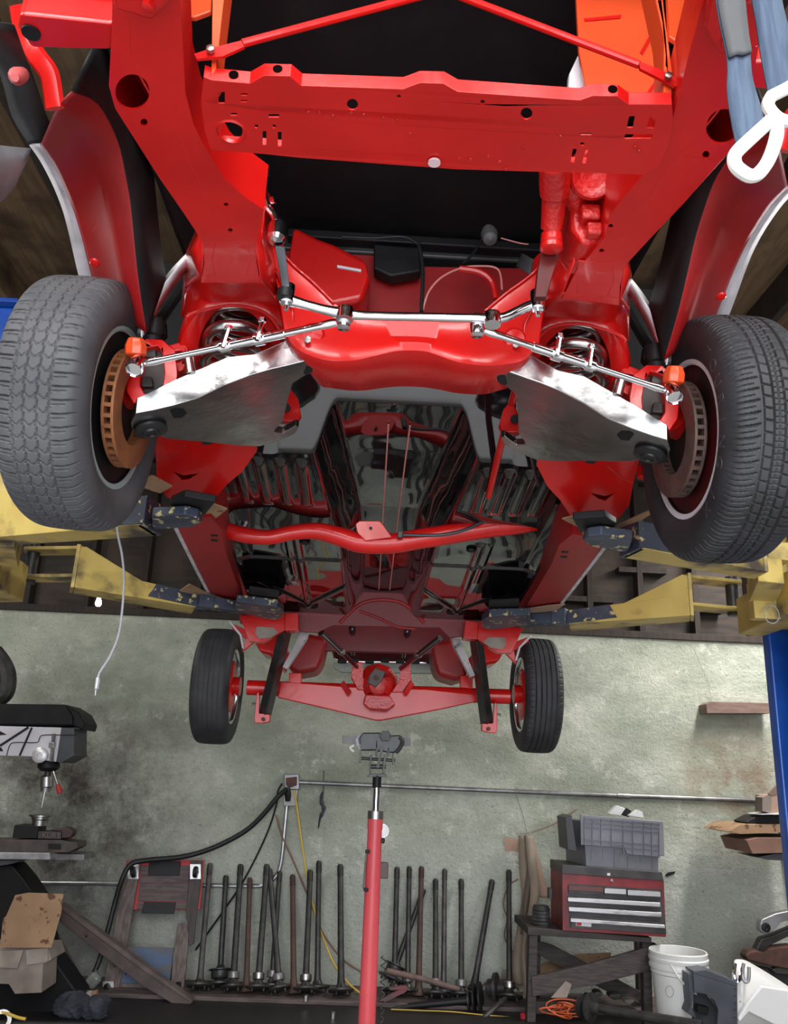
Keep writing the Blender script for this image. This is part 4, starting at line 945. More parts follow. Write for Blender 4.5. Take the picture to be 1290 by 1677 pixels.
    MB().bar(t0.lerp(t1, .88)+UP*.034+Vector((0, .05, 0)), t0.lerp(t1, 1.04)+UP*.034+Vector((0, .05, 0)), .10, .068).build('stop_collar', navy, ra, bevel=.004)
    tip = MB().prism([b(*p)+UP*.006 for p in ((788, 1020), (800, 1012), (868, 1010), (868, 1026), (800, 1034), (789, 1030))], UP*.036).build('swivel_foot', navy, ra, bevel=.006)
    MB().prism([b(*p)+UP*.046 for p in ((800, 1004), (850, 1002), (850, 1018), (800, 1022))], UP*.016).build('rubber_pad', blackrubber, ra, bevel=.004)
    if sd == 'left':
        MB().prism([at(*p, 2.95) for p in ((-40, 740), (4, 702), (34, 700), (32, 800), (-40, 810))], YV*.02).build('carriage_web', yellow, post, bevel=.004)
    if sd == 'right':
        MB().box(at(1250, 985, 3.05), (.10, .05, .14)).build('lock_bracket', yellow, post, bevel=.004)
        c = at(1263, 1006, 3.0)
        MB().tube([c+Vector((.028*math.cos(q), 0, .034*math.sin(q))) for q in np.linspace(0, 2*PI, 24)[:-1]], .002, 6, closed=True).build('cable_loop', cordgrey, post)
        MB().prism([at(*p, 2.85) for p in ((1254, 888), (1300, 888), (1300, 918), (1258, 916))], YV*.1).build('carriage_lug', yellow, post, bevel=.004)
        MB().tube([at(1288, 830, 2.6), at(1288, 868, 2.6)], .035, 14).build('blue_guard', M('bright_blue', (.03, .16, .6), rough=.4), post)
    return post
lift_side('right', keep, 'blue lift column with yellow arms on the right of the car')
lift_side('left', mr, 'shadowed blue lift column with yellow arms on the left of the car')
# protective cardboard between pads and car
for nm, pts, lab in (('cardboard_piece', [(920, 850, 2.09), (955, 842, 2.09), (985, 850, 2.09), (950, 866, 2.09)], 'scrap of brown cardboard under the front pad on the right arm'),
                     ('cardboard_piece', [(1005, 868, 2.085), (1012, 860, 2.085), (1065, 836, 2.085), (1080, 834, 2.085), (1050, 852, 2.085)], 'thin torn cardboard strip sticking out beside the right front pad'),
                     ('cardboard_piece', [(806, 1010, 2.062), (820, 1004, 2.062), (900, 992, 2.062), (925, 990, 2.062), (910, 1000, 2.062), (830, 1012, 2.062)], 'long pinkish cardboard strip lying on the right rear arm'),
                     ('cardboard_piece', [(232, 782, 2.09), (250, 780, 2.09), (282, 797, 2.09), (262, 808, 2.09), (236, 800, 2.09)], 'brown cardboard square above the left front pad by the tire'),
                     ('cardboard_piece', [(276, 856, 2.085), (320, 840, 2.085), (345, 824, 2.085), (372, 834, 2.085), (342, 858, 2.085), (310, 868, 2.085)], 'brown cardboard sheet under the left front pad'),
                     ('cardboard_piece', [(294, 968, 2.062), (310, 957, 2.062), (345, 975, 2.062), (380, 985, 2.062), (420, 990, 2.062), (400, 1000, 2.062), (340, 985, 2.062)], 'curled cardboard strip lying on the left rear arm')):
    tag(MB().prism([atz(*p) for p in pts], UP*.004).build(nm, cardpink if 'pink' in lab else cardboard), lab, 'cardboard', 'cardboard on the lift pads')
# ================================================================== STRAPS hanging in front of the right fender
def strap(lab, le, ri, Y, ringc, sleeve):
    t = thing('lifting_strap', lab, 'strap', at(le[-1][0], le[-1][1], Y), 'blue straps with rings')
    A_ = smooth_path([at(*q, Y) for q in le], 6); B_ = smooth_path([at(*q, Y) for q in ri], 6)
    lift = Vector((0, 0, 3.66-A_[0].z)); A_ = [A_[0]+lift*s for s in (1, .66, .33)]+A_; B_ = [B_[0]+lift*s for s in (1, .66, .33)]+B_; n = len(A_)
    rows = [A_, [A_[i].lerp(B_[i], .33)+Vector((0, -.002, 0)) for i in range(n)], [A_[i].lerp(B_[i], .67)+Vector((0, .002, 0)) for i in range(n)], B_]
    MB().grid(rows).build('webbing', strapblue, t, solid=.003, ang=60)
    if sleeve:
        k = 3+int((n-3)*.45)
        MB().grid([[q+Vector((0, -.004, 0)) for q in r[:k+(2 if j > 1 else 0)]][:k] for j, r in enumerate(rows)]).build('sleeve', strapgrey, t, solid=.003)
    MB().cyl(A_[-1], B_[-1], .0045, 10).build('folded_hem', strapgrey, t)
    MB().tube(smooth_path([at(*q, Y-.002) for q in ringc]+[at(*ringc[0], Y-.002)], 4)[:-1], .0075, 10, closed=True, flat=1.0, hint=(0, 1, 0)).build('d_ring', ringwhite, t)
SY = .74
strap('blue strap with grey sleeve and white ring hanging before the right wheel', [(1163, -50), (1178, 40), (1190, 100), (1190, 150), (1197, 200), (1207, 246)], [(1212, -50), (1222, 50), (1228, 90), (1232, 130), (1245, 175), (1252, 204)], SY,
      [(1252, 206), (1262, 198), (1271, 204), (1270, 228), (1258, 262), (1242, 284), (1226, 288), (1206, 274), (1202, 258), (1208, 247), (1230, 226)], True)
strap('second blue strap with pinkish ring at the right edge, hanging behind the first', [(1220, -50), (1236, 30), (1245, 90), (1258, 158)], [(1270, -50), (1284, 20), (1300, 80), (1312, 130)], SY+.05,
      [(1262, 158), (1257, 172), (1266, 188), (1282, 198), (1302, 196), (1320, 178), (1322, 140), (1312, 132), (1286, 146)], False)
# antenna-like grey lead hanging from behind the left tyre
t = thing('hanging_lead', 'thin grey lead with a plug hanging below the left front tire', 'cable', at(160, 1130, 2.45))
MB().tube(smooth_path([at(*p, 2.45) for p in ((190, 850), (194, 880), (200, 910), (203, 950), (200, 1000), (194, 1040), (180, 1075), (164, 1100), (160, 1112))], 6), .0036, 8).build('lead', cordgrey, t)
MB().tube([at(160, 1110, 2.45), at(160, 1116, 2.45), at(158, 1128, 2.45), at(157, 1130, 2.45), at(156, 1139, 2.45)], [.006, .0075, .0065, .0025, .002], 10).build('plug', M('pale_piece', (.5, .5, .52), rough=.3, metal=.5), t)

# ================================================================== TRANSMISSION JACK in front of the back wall
JY = 4.2
jk = thing('transmission_jack', 'tall red hydraulic jack with chrome ram and black tilting saddle', 'jack', Vector((at(600, 1677, JY).x, JY, 0)))
jt, jb = at(613.5, 1330, JY), at(600, 1690, JY)
base = Vector((jb.x, JY, .10)); dirj = (jt-base).normalized()
def jp(y): # point on the jack axis at image row y
    a = at(617.5-(y-1270)*.0425, y, JY); return a
tubej = MB().tube([base, jp(1358), jp(1358), jp(1330)], [.040, .034, .0365, .0365], 20).build('outer_tube', jackred, jk)
MB().tube([jp(1341), jp(1328)], .0375, 20).build('steel_cap', steel, tubej)
MB().tube([jp(1332), jp(1288)], .0165, 18).build('chrome_ram', chrome, jk)
MB().tube([jp(1290), jp(1270)], .021, 18).build('ram_socket', black, jk)
MB().tube([jp(1360)+Vector((.035, .01, .0)), jp(1360)+Vector((.035, -.006, 0))], .032, 18).build('cable_wheel', steel, jk)
MB().hexbolt(jp(1376)+Vector((.034, -.01, 0)), (1, -.3, 0), .012, .012).build('side_bolt', darksteel, jk)
MB().box(jp(1425)+Vector((.045, .01, 0)), (.05, .03, .07)).build('bracket', M('grimy_bracket', (.10, .07, .065), rough=.6), jk, bevel=.006)
MB().cyl(jp(1392)+Vector((-.036, -.02, 0)), jp(1455)+Vector((-.042, -.02, 0)), .004, 8).build('guide_rod', steel, jk)
for k in range(2): MB().box(jp(1394+k*62)+Vector((-.03, -.026, 0)), (.022, .02, .014)).build('rod_clip', black, jk, bevel=.003)
pts = [Vector((jb.x+.062+.010*math.cos(q), JY+.010*math.sin(q), .12+.0052*q)) for q in np.linspace(0, 80, 500)]
MB().tube(pts, .0025, 6).build('return_spring', darksteel, jk)
for a in (45, 135, 225, 315):
    d = Vector((math.cos(R(a)), math.sin(R(a)), 0))
    lg = MB().bar(base-UP*.02, base+d*.42-UP*.03, .06, .05).build('base_leg', jackred, jk, bevel=.004)
    MB().lathe([(.015, -.016), (.035, -.014), (.035, .014), (.015, .016)], base+d*.40+Vector((0, 0, -.065)), (-d.y, d.x, 0), n=16).build('caster', blackrubber, lg)
# saddle head
HY = JY-.02
def hp(x, y, dy=0): return at(540+x/7.625, 1180+y/7.623, HY+dy)
dk = M('black_saddle_paint', (.016, .016, .017), (.03, .03, .032), rough=.38, scale=12)
MB().prism([hp(460, 705), hp(500, 662), hp(690, 662), hp(712, 690), hp(690, 705)], YV*.06).build('foot_plate', dk, jk, bevel=.003)
for pl in (((500, 662), (490, 600), (500, 440), (525, 415), (532, 430), (512, 560), (512, 662)), ((655, 662), (660, 560), (675, 440), (700, 420), (697, 470), (690, 580), (678, 662)), ((570, 440), (575, 250), (600, 225), (598, 430), (585, 450)), ((712, 450), (725, 255), (745, 250), (742, 420), (725, 450)), ((365, 530), (375, 375), (395, 375), (392, 520)), ((780, 550), (782, 400), (800, 400), (800, 545))):
    MB().prism([hp(*p) for p in pl], YV*.05).build('link_plate', dk, jk, bevel=.002)
MB().cyl(hp(370, 470, .02), hp(815, 500, .02), .0075, 12).build('cross_pin', darksteel, jk)
MB().cyl(hp(505, 575, .01), hp(700, 575, .01), .011, 12).build('cross_pin', darksteel, jk)
MB().cyl(hp(590, 365, .01), hp(720, 365, .01), .010, 12).build('cross_pin', darksteel, jk)
MB().bar(hp(595, 590, -.01), hp(655, 320, -.01), .012, .014).build('adjusting_screw', darksteel, jk)
MB().prism([hp(*p) for p in ((380, 200), (410, 150), (640, 150), (640, 190), (880, 180), (900, 260), (830, 400), (740, 400), (600, 370), (390, 375))], YV*.11).build('saddle', dk, jk, bevel=.006)
MB().prism([hp(155, 185, .05), hp(1010, 215, .05), hp(1010, 325, .05), hp(155, 285, .05)], YV*.012).build('cross_strap', M('grey_slotted_strap', (.11, .105, .105), (.16, .15, .15), rough=.45, scale=14), jk, bevel=.002)
MB().tube(smooth_path([hp(870, 200), hp(905, 270), hp(870, 350), hp(820, 400)], 5), .010, 8).build('saddle_hook', dk, jk)
pts = []
for k in range(36):
    q = 2*PI*k/36; r = 72+8*math.cos(6*q); pts.append(hp(695+r*math.cos(q)*.98, 190+r*math.sin(q)*.9, -.03))
MB().prism(pts, YV*.02).build('hand_knob', M('charcoal_knob', (.05, .045, .047), rough=.5), jk, bevel=.003)
wr = thing('cloth_scrap', 'scrap of pale cloth caught on the left of the jack saddle', 'rag', hp(330, 320, -.04))
MB().tube(smooth_path([hp(365, 190, -.03), hp(335, 230, -.035), hp(345, 290, -.04), hp(365, 360, -.04)], 5), [.007]*6+[.011]*6+[.005]*4, 8, flat=.6).build('fold', M('blue_grey_cloth', (.36, .38, .45), (.5, .5, .55), rough=.9, scale=30), wr)
MB().tube(smooth_path([hp(300, 310, -.04), hp(255, 340, -.04), hp(280, 375, -.04), hp(300, 385, -.04)], 5), .005, 8).build('frayed_end', M('white_cloth', (.7, .7, .68), rough=.9), wr)

# ================================================================== WALL FITTINGS
wy = WY-.017
cd = thing('conduit_run', 'grey steel conduit running level along the wall to the right', 'pipe', at(860, 1296, wy))
MB().tube([at(490, 1281, wy), at(700, 1290, wy), at(960, 1301, wy), at(1262, 1312, wy)], .0145, 10).build('pipe', greymetal, cd)
MB().tube([at(1010, 1303, wy), at(1032, 1304, wy)], .019, 10).build('coupling', greymetal, cd)
cd2 = thing('bent_conduit', 'steel conduit bending down from the outlet box and left along the wall', 'pipe', at(465, 1380, wy))
MB().tube(smooth_path([at(*p, wy) for p in ((470, 1318), (466, 1360), (462, 1400), (457, 1425), (447, 1440), (430, 1449), (410, 1451), (300, 1449), (180, 1447), (60, 1446))], 5), .0135, 10).build('pipe', M('bright_conduit', (.42, .41, .42), (.3, .29, .3), rough=.3, metal=.7, scale=12), cd2)
ob_ = thing('outlet_box', 'metal outlet box with a plugged-in black cord on the wall', 'outlet', at(478, 1282, wy))
MB().prism([at(*p, WY-.05) for p in ((465, 1268), (489, 1268), (490, 1293), (466, 1293))], YV*.048).build('box', greymetal, ob_, bevel=.004)
MB().prism([at(*p, WY-.06) for p in ((468, 1274), (486, 1272), (486, 1286), (474, 1290), (468, 1286))], YV*.02).build('cover', rust, ob_, bevel=.003)
MB().prism([at(*p, WY-.04) for p in ((463, 1293), (488, 1293), (486, 1320), (464, 1320))], YV*.036).build('lower_box', greymetal, ob_, bevel=.003)
MB().tube([at(471, 1290, WY-.07), at(471, 1300, WY-.075), at(471, 1312, WY-.07)], [.018, .028, .020], 12, flat=.8).build('plug', blackrubber, ob_)
def cord(name, lab, pts, Y, r, mt, cat='cord'):
    P = smooth_path([at(p[0], p[1], p[2] if len(p) > 2 else Y) for p in pts], 7)
    return tag(MB().tube(P, r, 8).build(name, mt), lab, cat)
cord('power_cable', 'thick black power cable sagging from the outlet over the creeper to the floor', [(470, 1292, 5.9), (455, 1305, 5.88), (430, 1335, 5.88), (400, 1362, 5.88), (350, 1388, 5.86), (300, 1403, 5.84), (240, 1409, 5.82), (214, 1416, 5.80), (200, 1440, 5.78), (188, 1480, 5.78), (175, 1530, 5.75), (160, 1580, 5.7), (138, 1618, 5.66), (100, 1640, 5.62)], 5.9, .0165, blackrubber)
cord('appliance_cord', 'thin black cord slanting down behind the axle shafts', [(462, 1283), (455, 1296), (452, 1320), (435, 1370), (400, 1440), (360, 1500), (320, 1556)], 5.965, .006, blackrubber)
cord('brown_cord', 'thin brown cord hanging from the outlet to the jack', [(452, 1335), (462, 1370), (480, 1410), (505, 1470), (530, 1530), (560, 1570), (592, 1592)], 5.97, .0055, cordbrown)
cord('extension_lead', 'yellow extension cord hanging from the outlet to the floor', [(481, 1294, 5.93), (487, 1330, 5.95), (495, 1390, 5.95), (505, 1450, 5.95), (520, 1510, 5.93), (545, 1575, 5.88), (570, 1610, 5.82), (592, 1628, 5.76)], 5.95, .0062, cordyellow)
rg = thing('hanging_rag', 'dark rag hanging from a nail below the conduit', 'rag', at(528, 1330, WY-.03))
MB().tube([at(530, 1262, WY-.02), at(529, 1300, WY-.025)], .004, 6).build('nail', darksteel, rg)
MB().tube(smooth_path([at(*p, WY-.03) for p in ((528, 1296), (526, 1312), (530, 1325), (524, 1340), (521, 1357))], 6), [.006, .012, .016, .02, .022, .018, .022, .026, .024, .018, .02, .026, .024, .018, .016, .02, .022, .018, .014, .012, .010, .010, .009, .006, .004], 9, flat=.6).build('cloth', ragblue, rg)
tag(MB().prism([at(*p, 5.86) for p in ((1156, 1153), (1163, 1149), (1262, 1151), (1262, 1168), (1158, 1168))], YV*.14).build('timber_ledge', M('pinkish_timber', (.22, .14, .11), (.16, .10, .08), rough=.7, scale=7, stretch=(1, 5, 5)), bevel=.004), 'short pinkish timber ledge fixed to the wall beside the blue post', 'beam')
tag(MB().tube([at(1130, 1050, 5.985), at(1160, 1120, 5.985), at(1165, 1150, 5.98)], .0012, 5).build('thin_wire', greymetal), 'hair-thin wire running down to the timber ledge', 'wire')
# wire hanger that carries the templates
tag(MB().tube(smooth_path([at(*p, 5.96) for p in ((852, 1299), (845, 1290), (846, 1305), (856, 1335), (862, 1360), (866, 1368))], 5), .002, 6).build('wire_hook', greymetal), 'thin bent wire hook holding the hanging card strips', 'wire')

# ================================================================== AXLE SHAFTS leaning on the wall
ORD = ['first', 'second', 'third', 'fourth', 'fifth', 'sixth', 'seventh', 'eighth', 'ninth', 'tenth', 'eleventh']
dkshaft = M('dark_shaft_steel', (.030, .029, .028), (.050, .047, .045), rough=.42, metal=.35, scale=20)
greyshaft = M('grey_shaft_steel', (.085, .080, .075), (.05, .047, .045), rough=.45, metal=.35, scale=14)
brownshaft = M('brown_rust_shaft', (.085, .045, .035), (.06, .035, .03), rough=.65, metal=.2, scale=14)
shafts = [((344, 1414), (324, 1640), greyshaft, .018, 'f', 'grey'), ((370, 1434), (358, 1628), dkshaft, .018, 'd', 'dark'), ((394, 1416), (380, 1633), dkshaft, .020, 'b', 'dark'), ((409, 1438), (402, 1633), brownshaft, .017, 'n', 'rusty'),
          ((437, 1416), (421, 1633), dkshaft, .020, 'B', 'dark'), ((441, 1423), (457, 1633), dkshaft, .018, 'b', 'dark'), ((458, 1427), (444, 1628), dkshaft, .017, 'b', 'dark'), ((479, 1433), (480, 1636), brownshaft, .018, 'n', 'brown'),
          ((508, 1425), (499, 1636), dkshaft, .019, 'B', 'dark'), ((522, 1410), (519, 1630), dkshaft, .018, 'f', 'dark'), ((557, 1416), (558, 1634), dkshaft, .020, 'f', 'dark'),
          ((650, 1420), (645, 1626), dkshaft, .018, 'f', 'dark'), ((694, 1456), (640, 1604), dkshaft, .018, 'd', 'dark'), ((670, 1419), (667, 1628), dkshaft, .017, 'b', 'dark'), ((690, 1419), (685, 1626), brownshaft, .018, 'n', 'rust-brown'),
          ((713, 1440), (713, 1635), dkshaft, .018, 'b', 'dark'), ((728, 1423), (726, 1626), greyshaft, .017, 'f', 'grey'), ((755, 1440), (755, 1635), dkshaft, .018, 'b', 'dark'), ((806, 1441), (776, 1616), dkshaft, .019, 'n', 'dark'), ((833, 1425), (834, 1642), dkshaft, .018, 'B', 'dark')]
for i, (tp, bt, mt, r, kind, col) in enumerate(shafts):
    left = i < 11
    extra = {5: ' crossing in front of its neighbour', 12: ' slanting behind the others', 18: ' leaning to the right', 9: ' with a slotted tip', 1: ' with a wide drum foot'}.get(i, '')
    lab = '%s axle shaft%s, %s %s' % (col, extra, ORD[i] if left else ORD[i-11], 'from the wooden creeper' if left else 'to the right of the red jack')
    Yb = 5.70 if bt[1] > 1630 else 5.77
    if i == 12: Yb = 5.82
    B_ = at(*bt, Yb); T_ = at(*tp, 5.955)
    if i not in (12, 18): B_.z = .05
    t = thing('axle_shaft', lab, 'axle shaft', (B_.x, B_.y, .024), 'axle shafts along the wall')
    d = (T_-B_).normalized()
    Pn = lambda s: B_+(T_-B_)*s
    sh = MB().tube([Pn(0), Pn(.06), Pn(.12), Pn(.80), Pn(.88), Pn(.90), Pn(.985), Pn(1)], [r*1.5, r*1.25, r*1.05, r*.92, r*.95, r*.88, r*.92, r*.80], 14).build('shaft', mt, t)
    n_ = 16; sp = MB()
    for k in range(n_):
        q = 2*PI*k/n_; a, b = frame_axes(d)
        o_ = (a*math.cos(q)+b*math.sin(q))*r*.94
        sp.bar(Pn(.90)+o_, Pn(.985)+o_, .0030, .003, hint=o_)
    sp.build('splines', mt, sh, smooth=False)['kind'] = 'stuff'
    if kind in 'fbBd':
        rf = {'f': .078, 'b': .072, 'B': .082, 'd': .085}[kind]
        c = B_+d*.012
        fl = MB().lathe([(0, -.016), (r*1.6, -.018), (rf*.9, -.012), (rf, -.008), (rf, .002), (rf*.8, .006), (r*1.8, .012), (r*1.4, .03)], c, d, n=28).build('flange', mt if col != 'grey' else dkshaft, t)
        st = MB()
        for k in range(5):
            q = 2*PI*k/5+.4; a, b = frame_axes(d); o_ = (a*math.cos(q)+b*math.sin(q))*rf*.72
            st.cyl(c+o_-d*.03, c+o_+d*.008, .0065, 8)
        st.build('wheel_studs', darksteel, fl)['kind'] = 'stuff'
    if kind in 'bB':
        MB().lathe([(r*1.1, .05), (.034, .052), (.036, .06), (.036, .085), (.030, .09), (r*1.1, .092)], B_, d, n=22).build('bearing', steel if kind == 'B' else greymetal, t)
    if kind == 'd':
        MB().lathe([(r, .03), (.05, .035), (.056, .045), (.056, .075), (.07, .08), (.07, .086), (.03, .09), (r, .11)], B_, d, n=22).build('retainer', dkshaft, t)
    if kind == 'n':
        MB().lathe([(r*1.2, .02), (r*1.9, .0), (r*2.2, -.02), (0, -.022)], B_, d, n=18).build('foot', mt, t)
# parts lying on the kerb
t = thing('axle_shaft', 'black axle shaft with two round plates lying in front of the standing shafts', 'axle shaft', at(700, 1648, 5.62), 'axle shafts lying down')
p0, p1 = at(600, 1655, 5.62), at(768, 1638, 5.60); d = (p1-p0).normalized()
MB().tube([p0, p0.lerp(p1, .9), p1], [.017, .021, .028], 14).build('shaft', blackrubber, t)
for k, rr_ in ((0, .05), (.035, .085), (.07, .092)): MB().lathe([(0, -.006), (rr_, -.006), (rr_, .004), (0, .006)], p1+d*k, d+Vector((0, -.25, 0)), n=26).build('plate', blackrubber if rr_ > .06 else darksteel, t)
t = thing('torque_tube', 'rusty bar lying across the standing shafts', 'pipe', at(690, 1604, 5.66))
MB().tube([at(633, 1590, 5.66), at(690, 1603, 5.66), at(752, 1620, 5.66)], [.018, .016, .015], 12).build('bar', M('pinkish_rust', (.17, .10, .085), (.11, .07, .06), rough=.7, scale=14), t)
t = thing('pry_bar', 'dark bar slanting down to the bottom edge in front of the shafts', 'bar', at(800, 1655, 5.5))
MB().tube([at(776, 1682, 5.45), at(826, 1636, 5.58)], [.017, .014], 10).build('bar', greyshaft, t)
t = thing('hub_assembly', 'greasy hub lying behind the lone axle shaft next to the hanging card strips', 'hub', at(812, 1618, 5.75))
MB().lathe([(.03, -.06), (.05, -.05), (.05, -.02), (.085, -.01), (.085, .01), (.04, .02), (.04, .06), (0, .06)], at(812, 1618, 5.78), (1, -.4, .1), n=24).build('hub', darksteel, t)
MB().tube(smooth_path([at(786, 1618, 5.8), at(800, 1608, 5.8), at(830, 1606, 5.8), at(850, 1622, 5.78)], 5), .006, 8).build('line', rust, t)
t = thing('channel_bracket', 'pinkish red folded bracket lying beside the jack', 'bracket', at(645, 1632, 5.6))
MB().prism([at(*p, 5.60) for p in ((620, 1640), (662, 1615), (669, 1619), (664, 1625), (630, 1642))], YV*.03).build('web', M('pink_red_bracket', (.22, .05, .06), (.10, .06, .06), rough=.5, scale=9), t, bevel=.003)
MB().prism([at(*p, 5.595) for p in ((662, 1615), (669, 1619), (640, 1622), (636, 1618))], YV*.03).build('flange', M('pink_red_bracket', (.22, .05, .06)), t)
for k, (x, y) in enumerate(((545, 1668), (500, 1649))):
    t = tag(MB().hexbolt(Vector((atz(x, y, 0.0).x, atz(x, y, .0).y, .0 if y > 1660 else .03)), (0, 0, 1), .013, .03).build('loose_nut', steel), ('shiny loose nut on the black floor' if k == 0 else 'small bright nut on the kerb under the shafts'), 'nut')

# ================================================================== STAND, TOOL CHEST, TOTE
st_ = thing('timber_stand', 'dark timber stand with crossed braces under the red tool chest', 'stand', Vector((at(965, 1640, 5.45).x, 5.5, .0)))
def q5(x, y, Y): return at(x, y, Y)
MB().prism([q5(864, 1518, 5.36), q5(1067, 1536, 5.36), q5(1067, 1544, 5.36), q5(864, 1531, 5.36)], YV*.46).build('top_board', darkwood, st_, bevel=.003)
zf = .0
def leg(x0, y0, x1, Yl, w):
    a = at(x0, y0, Yl); b = Vector((at(x1, 1640, Yl).x, Yl, .0)); MB().bar(b, a, w, .06, hint=(0, 1, 0)).build('leg', darkwood, st_, bevel=.003)
leg(872, 1528, 868, 5.42, .05); leg(877, 1530, 876, 5.78, .05); leg(1056, 1541, 1058, 5.42, .05); leg(1046, 1540, 1050, 5.78, .05); leg(1068, 1545, 1094, 5.46, .035)
MB().prism([q5(*p, 5.375) for p in ((870, 1600), (960, 1580), (1068, 1549), (1073, 1587), (980, 1612), (872, 1632))], YV*.03).build('front_brace', oldwood if False else M('charcoal_brace_wood', (.075, .060, .055), (.045, .036, .034), rough=.7, scale=8, stretch=(1.2, 6, 9), bump=.002, bscale=25), st_, bevel=.003)
MB().prism([q5(*p, 5.70) for p in ((877, 1540), (905, 1548), (1060, 1630), (1046, 1640), (1020, 1638), (878, 1562))], YV*.03).build('rear_brace', darkwood, st_, bevel=.003)
MB().prism([q5(*p, 5.44) for p in ((865, 1640), (960, 1640), (960, 1662), (865, 1660))], YV*.06).build('bottom_rail', darkwood, st_, bevel=.003)
for lab, pts, Y, mt in (('brown cardboard sheet standing behind the crossed braces', ((878, 1580), (948, 1562), (1000, 1560), (1004, 1600), (880, 1612)), 5.86, cardboard), ('small cardboard offcut propped at the foot of the timber stand', ((902, 1634), (926, 1607), (936, 1612), (928, 1634)), 5.37, cardpale)):
    tag(MB().prism([at(*p, Y) for p in pts], YV*.006).build('cardboard_sheet', mt), lab, 'cardboard')
ck = random.Random(3)
for k, (x, y, s) in enumerate(((980, 1628, .05), (1008, 1632, .06), (1030, 1640, .045), (1040, 1643, .05), (965, 1634, .04))):
    pts = [at(x+ck.uniform(.6, 1)*s*220*math.cos(q), y+ck.uniform(.5, .9)*s*130*math.sin(q), 5.55+.02*k) for q in np.linspace(0, 2*PI, 8)[:-1]]
    tag(MB().prism(pts, YV*.08).build('scrap_lump', [greyshaft, darksteel, cardpale, greyshaft, rust][k], bevel=.008), ['flat grey scrap plate under the stand', 'dark iron lump under the stand, right of the plate', 'pale scrap chunk under the stand near its right legs', 'small grey scrap beside the right legs of the stand', 'rusty scrap bit at the left under the stand'][k], 'scrap')

CY = 5.34
tcst = thing('tool_chest', 'red tool chest with silver-trimmed drawers on the timber stand', 'tool chest', at(1005, 1530, CY))
cz = lambda x, y, d=0: at(x, y, CY+d)
MB().prism([cz(920, 1430), cz(1087, 1442), cz(1091, 1535), cz(921, 1524)], YV*.32).build('cabinet', chestred, tcst, bevel=.004)
MB().prism([cz(920, 1416, -.006), cz(1084, 1428, -.006), cz(1087, 1443, -.006), cz(920, 1431, -.006)], YV*.335).build('lid', chestblack, tcst, bevel=.004)
MB().prism([cz(929, 1447, -.001), cz(1083, 1457, -.001), cz(1091, 1530, -.001), cz(932, 1519, -.001)], YV*.004).build('drawer_opening', chestblack, tcst)
rowsd = [((931, 1450), (988, 1453), (988, 1466), (931, 1463), 'brown'), ((990, 1453), (1025, 1455), (1025, 1468), (990, 1466), 'alu'), ((1028, 1456), (1081, 1459), (1082, 1472), (1028, 1469), 'alu'),
         ((930, 1468), (1081, 1477), (1081, 1488), (930, 1479), 'alu'), ((931, 1484), (1083, 1493), (1083, 1505), (932, 1495), 'alu'), ((934, 1500), (1088, 1511), (1090, 1529), (935, 1519), 'alu')]
for a, b, c, d_, kk in rowsd:
    dr = MB().prism([cz(*a, -.012), cz(*b, -.012), cz(*c, -.012), cz(*d_, -.012)], YV*.03).build('drawer', chestblack, tcst, bevel=.002)
    top = lambda p, q, s: (p[0]+(q[0]-p[0])*s, p[1]+(q[1]-p[1])*s)
    s0, s1 = (.05, .60) if kk == 'brown' else (.15, .75)
    if d_[1]-a[1] > 15: s0, s1 = .22, .52
    MB().prism([cz(*top(a, d_, s0), -.022), cz(*top(b, c, s0), -.022), cz(*top(b, c, s1), -.022), cz(*top(a, d_, s1), -.022)], YV*.012).build('pull_trim', M('brown_pull', (.14, .05, .045), rough=.5) if kk == 'brown' else alutrim, dr, bevel=.002)
bd = MB().prism([cz(943, 1509, -.0135), cz(968, 1511, -.0135), cz(968, 1518, -.0135), cz(943, 1516, -.0135)], YV*.002).build('badge', M('badge_white', (.6, .58, .58), rough=.5), tcst)
MB().prism([cz(944, 1509.5, -.0145), cz(952, 1510, -.0145), cz(952, 1516, -.0145), cz(944, 1515.5, -.0145)], YV*.002).build('badge_red', redtrim, bd)
MB().lathe([(.009, 0), (.009, .004), (.005, .005), (0, .003)], cz(1002, 1442, -.001), (0, -1, 0), n=14).build('lock', steel, tcst)
MB().prism([cz(994, 1430, -.012), cz(999, 1430, -.012), cz(999, 1434, -.012), cz(994, 1434, -.012)], YV*.006).build('latch_tab', whiteplastic, tcst)
MB().box(at(908, 1463, CY+.16)+Vector((-.03, 0, 0)), (.02, .05, .06)).build('side_catch', chestblack, tcst, bevel=.003)

TY = 5.38
tt = thing('tote_box', 'grey lidded plastic tote standing on the tool chest', 'box', at(1015, 1424, TY))
bz = lambda x, y, d=0: at(x, y, TY+d)
fb = [bz(956, 1345), bz(1078, 1350), bz(1077, 1427), bz(960, 1420)]
back = [v+Vector((-.05 if i in (0, 3) else -.01, .30, 0)) for i, v in enumerate(fb)]
MB().add(fb+back, [(0, 1, 2, 3), (4, 7, 6, 5), (0, 3, 7, 4), (1, 5, 6, 2), (3, 2, 6, 7)]).build('bin', greyplastic, tt, solid=.006, bevel=.004)
lid_ = MB().prism([bz(*p, -.02) for p in ((950, 1334), (1086, 1345), (1088, 1402), (1027, 1399), (1020, 1386), (951, 1384))], YV*.014).build('hinged_lid', M('light_grey_plastic', (.23, .23, .26), (.195, .195, .22), rough=.42, scale=6), tt, bevel=.004)
rb = MB()
lidl = lambda u, v: bz(953+u*130, 1338+v*46+u*10, -.024)
for u in (.03, .13, .24, .37, .52, .64, .78, .88, .97):
    rb.bar(lidl(u, .0), lidl(u, 1.0 if u < .52 else 1.22), .005, .010, hint=(0, 1, 0))
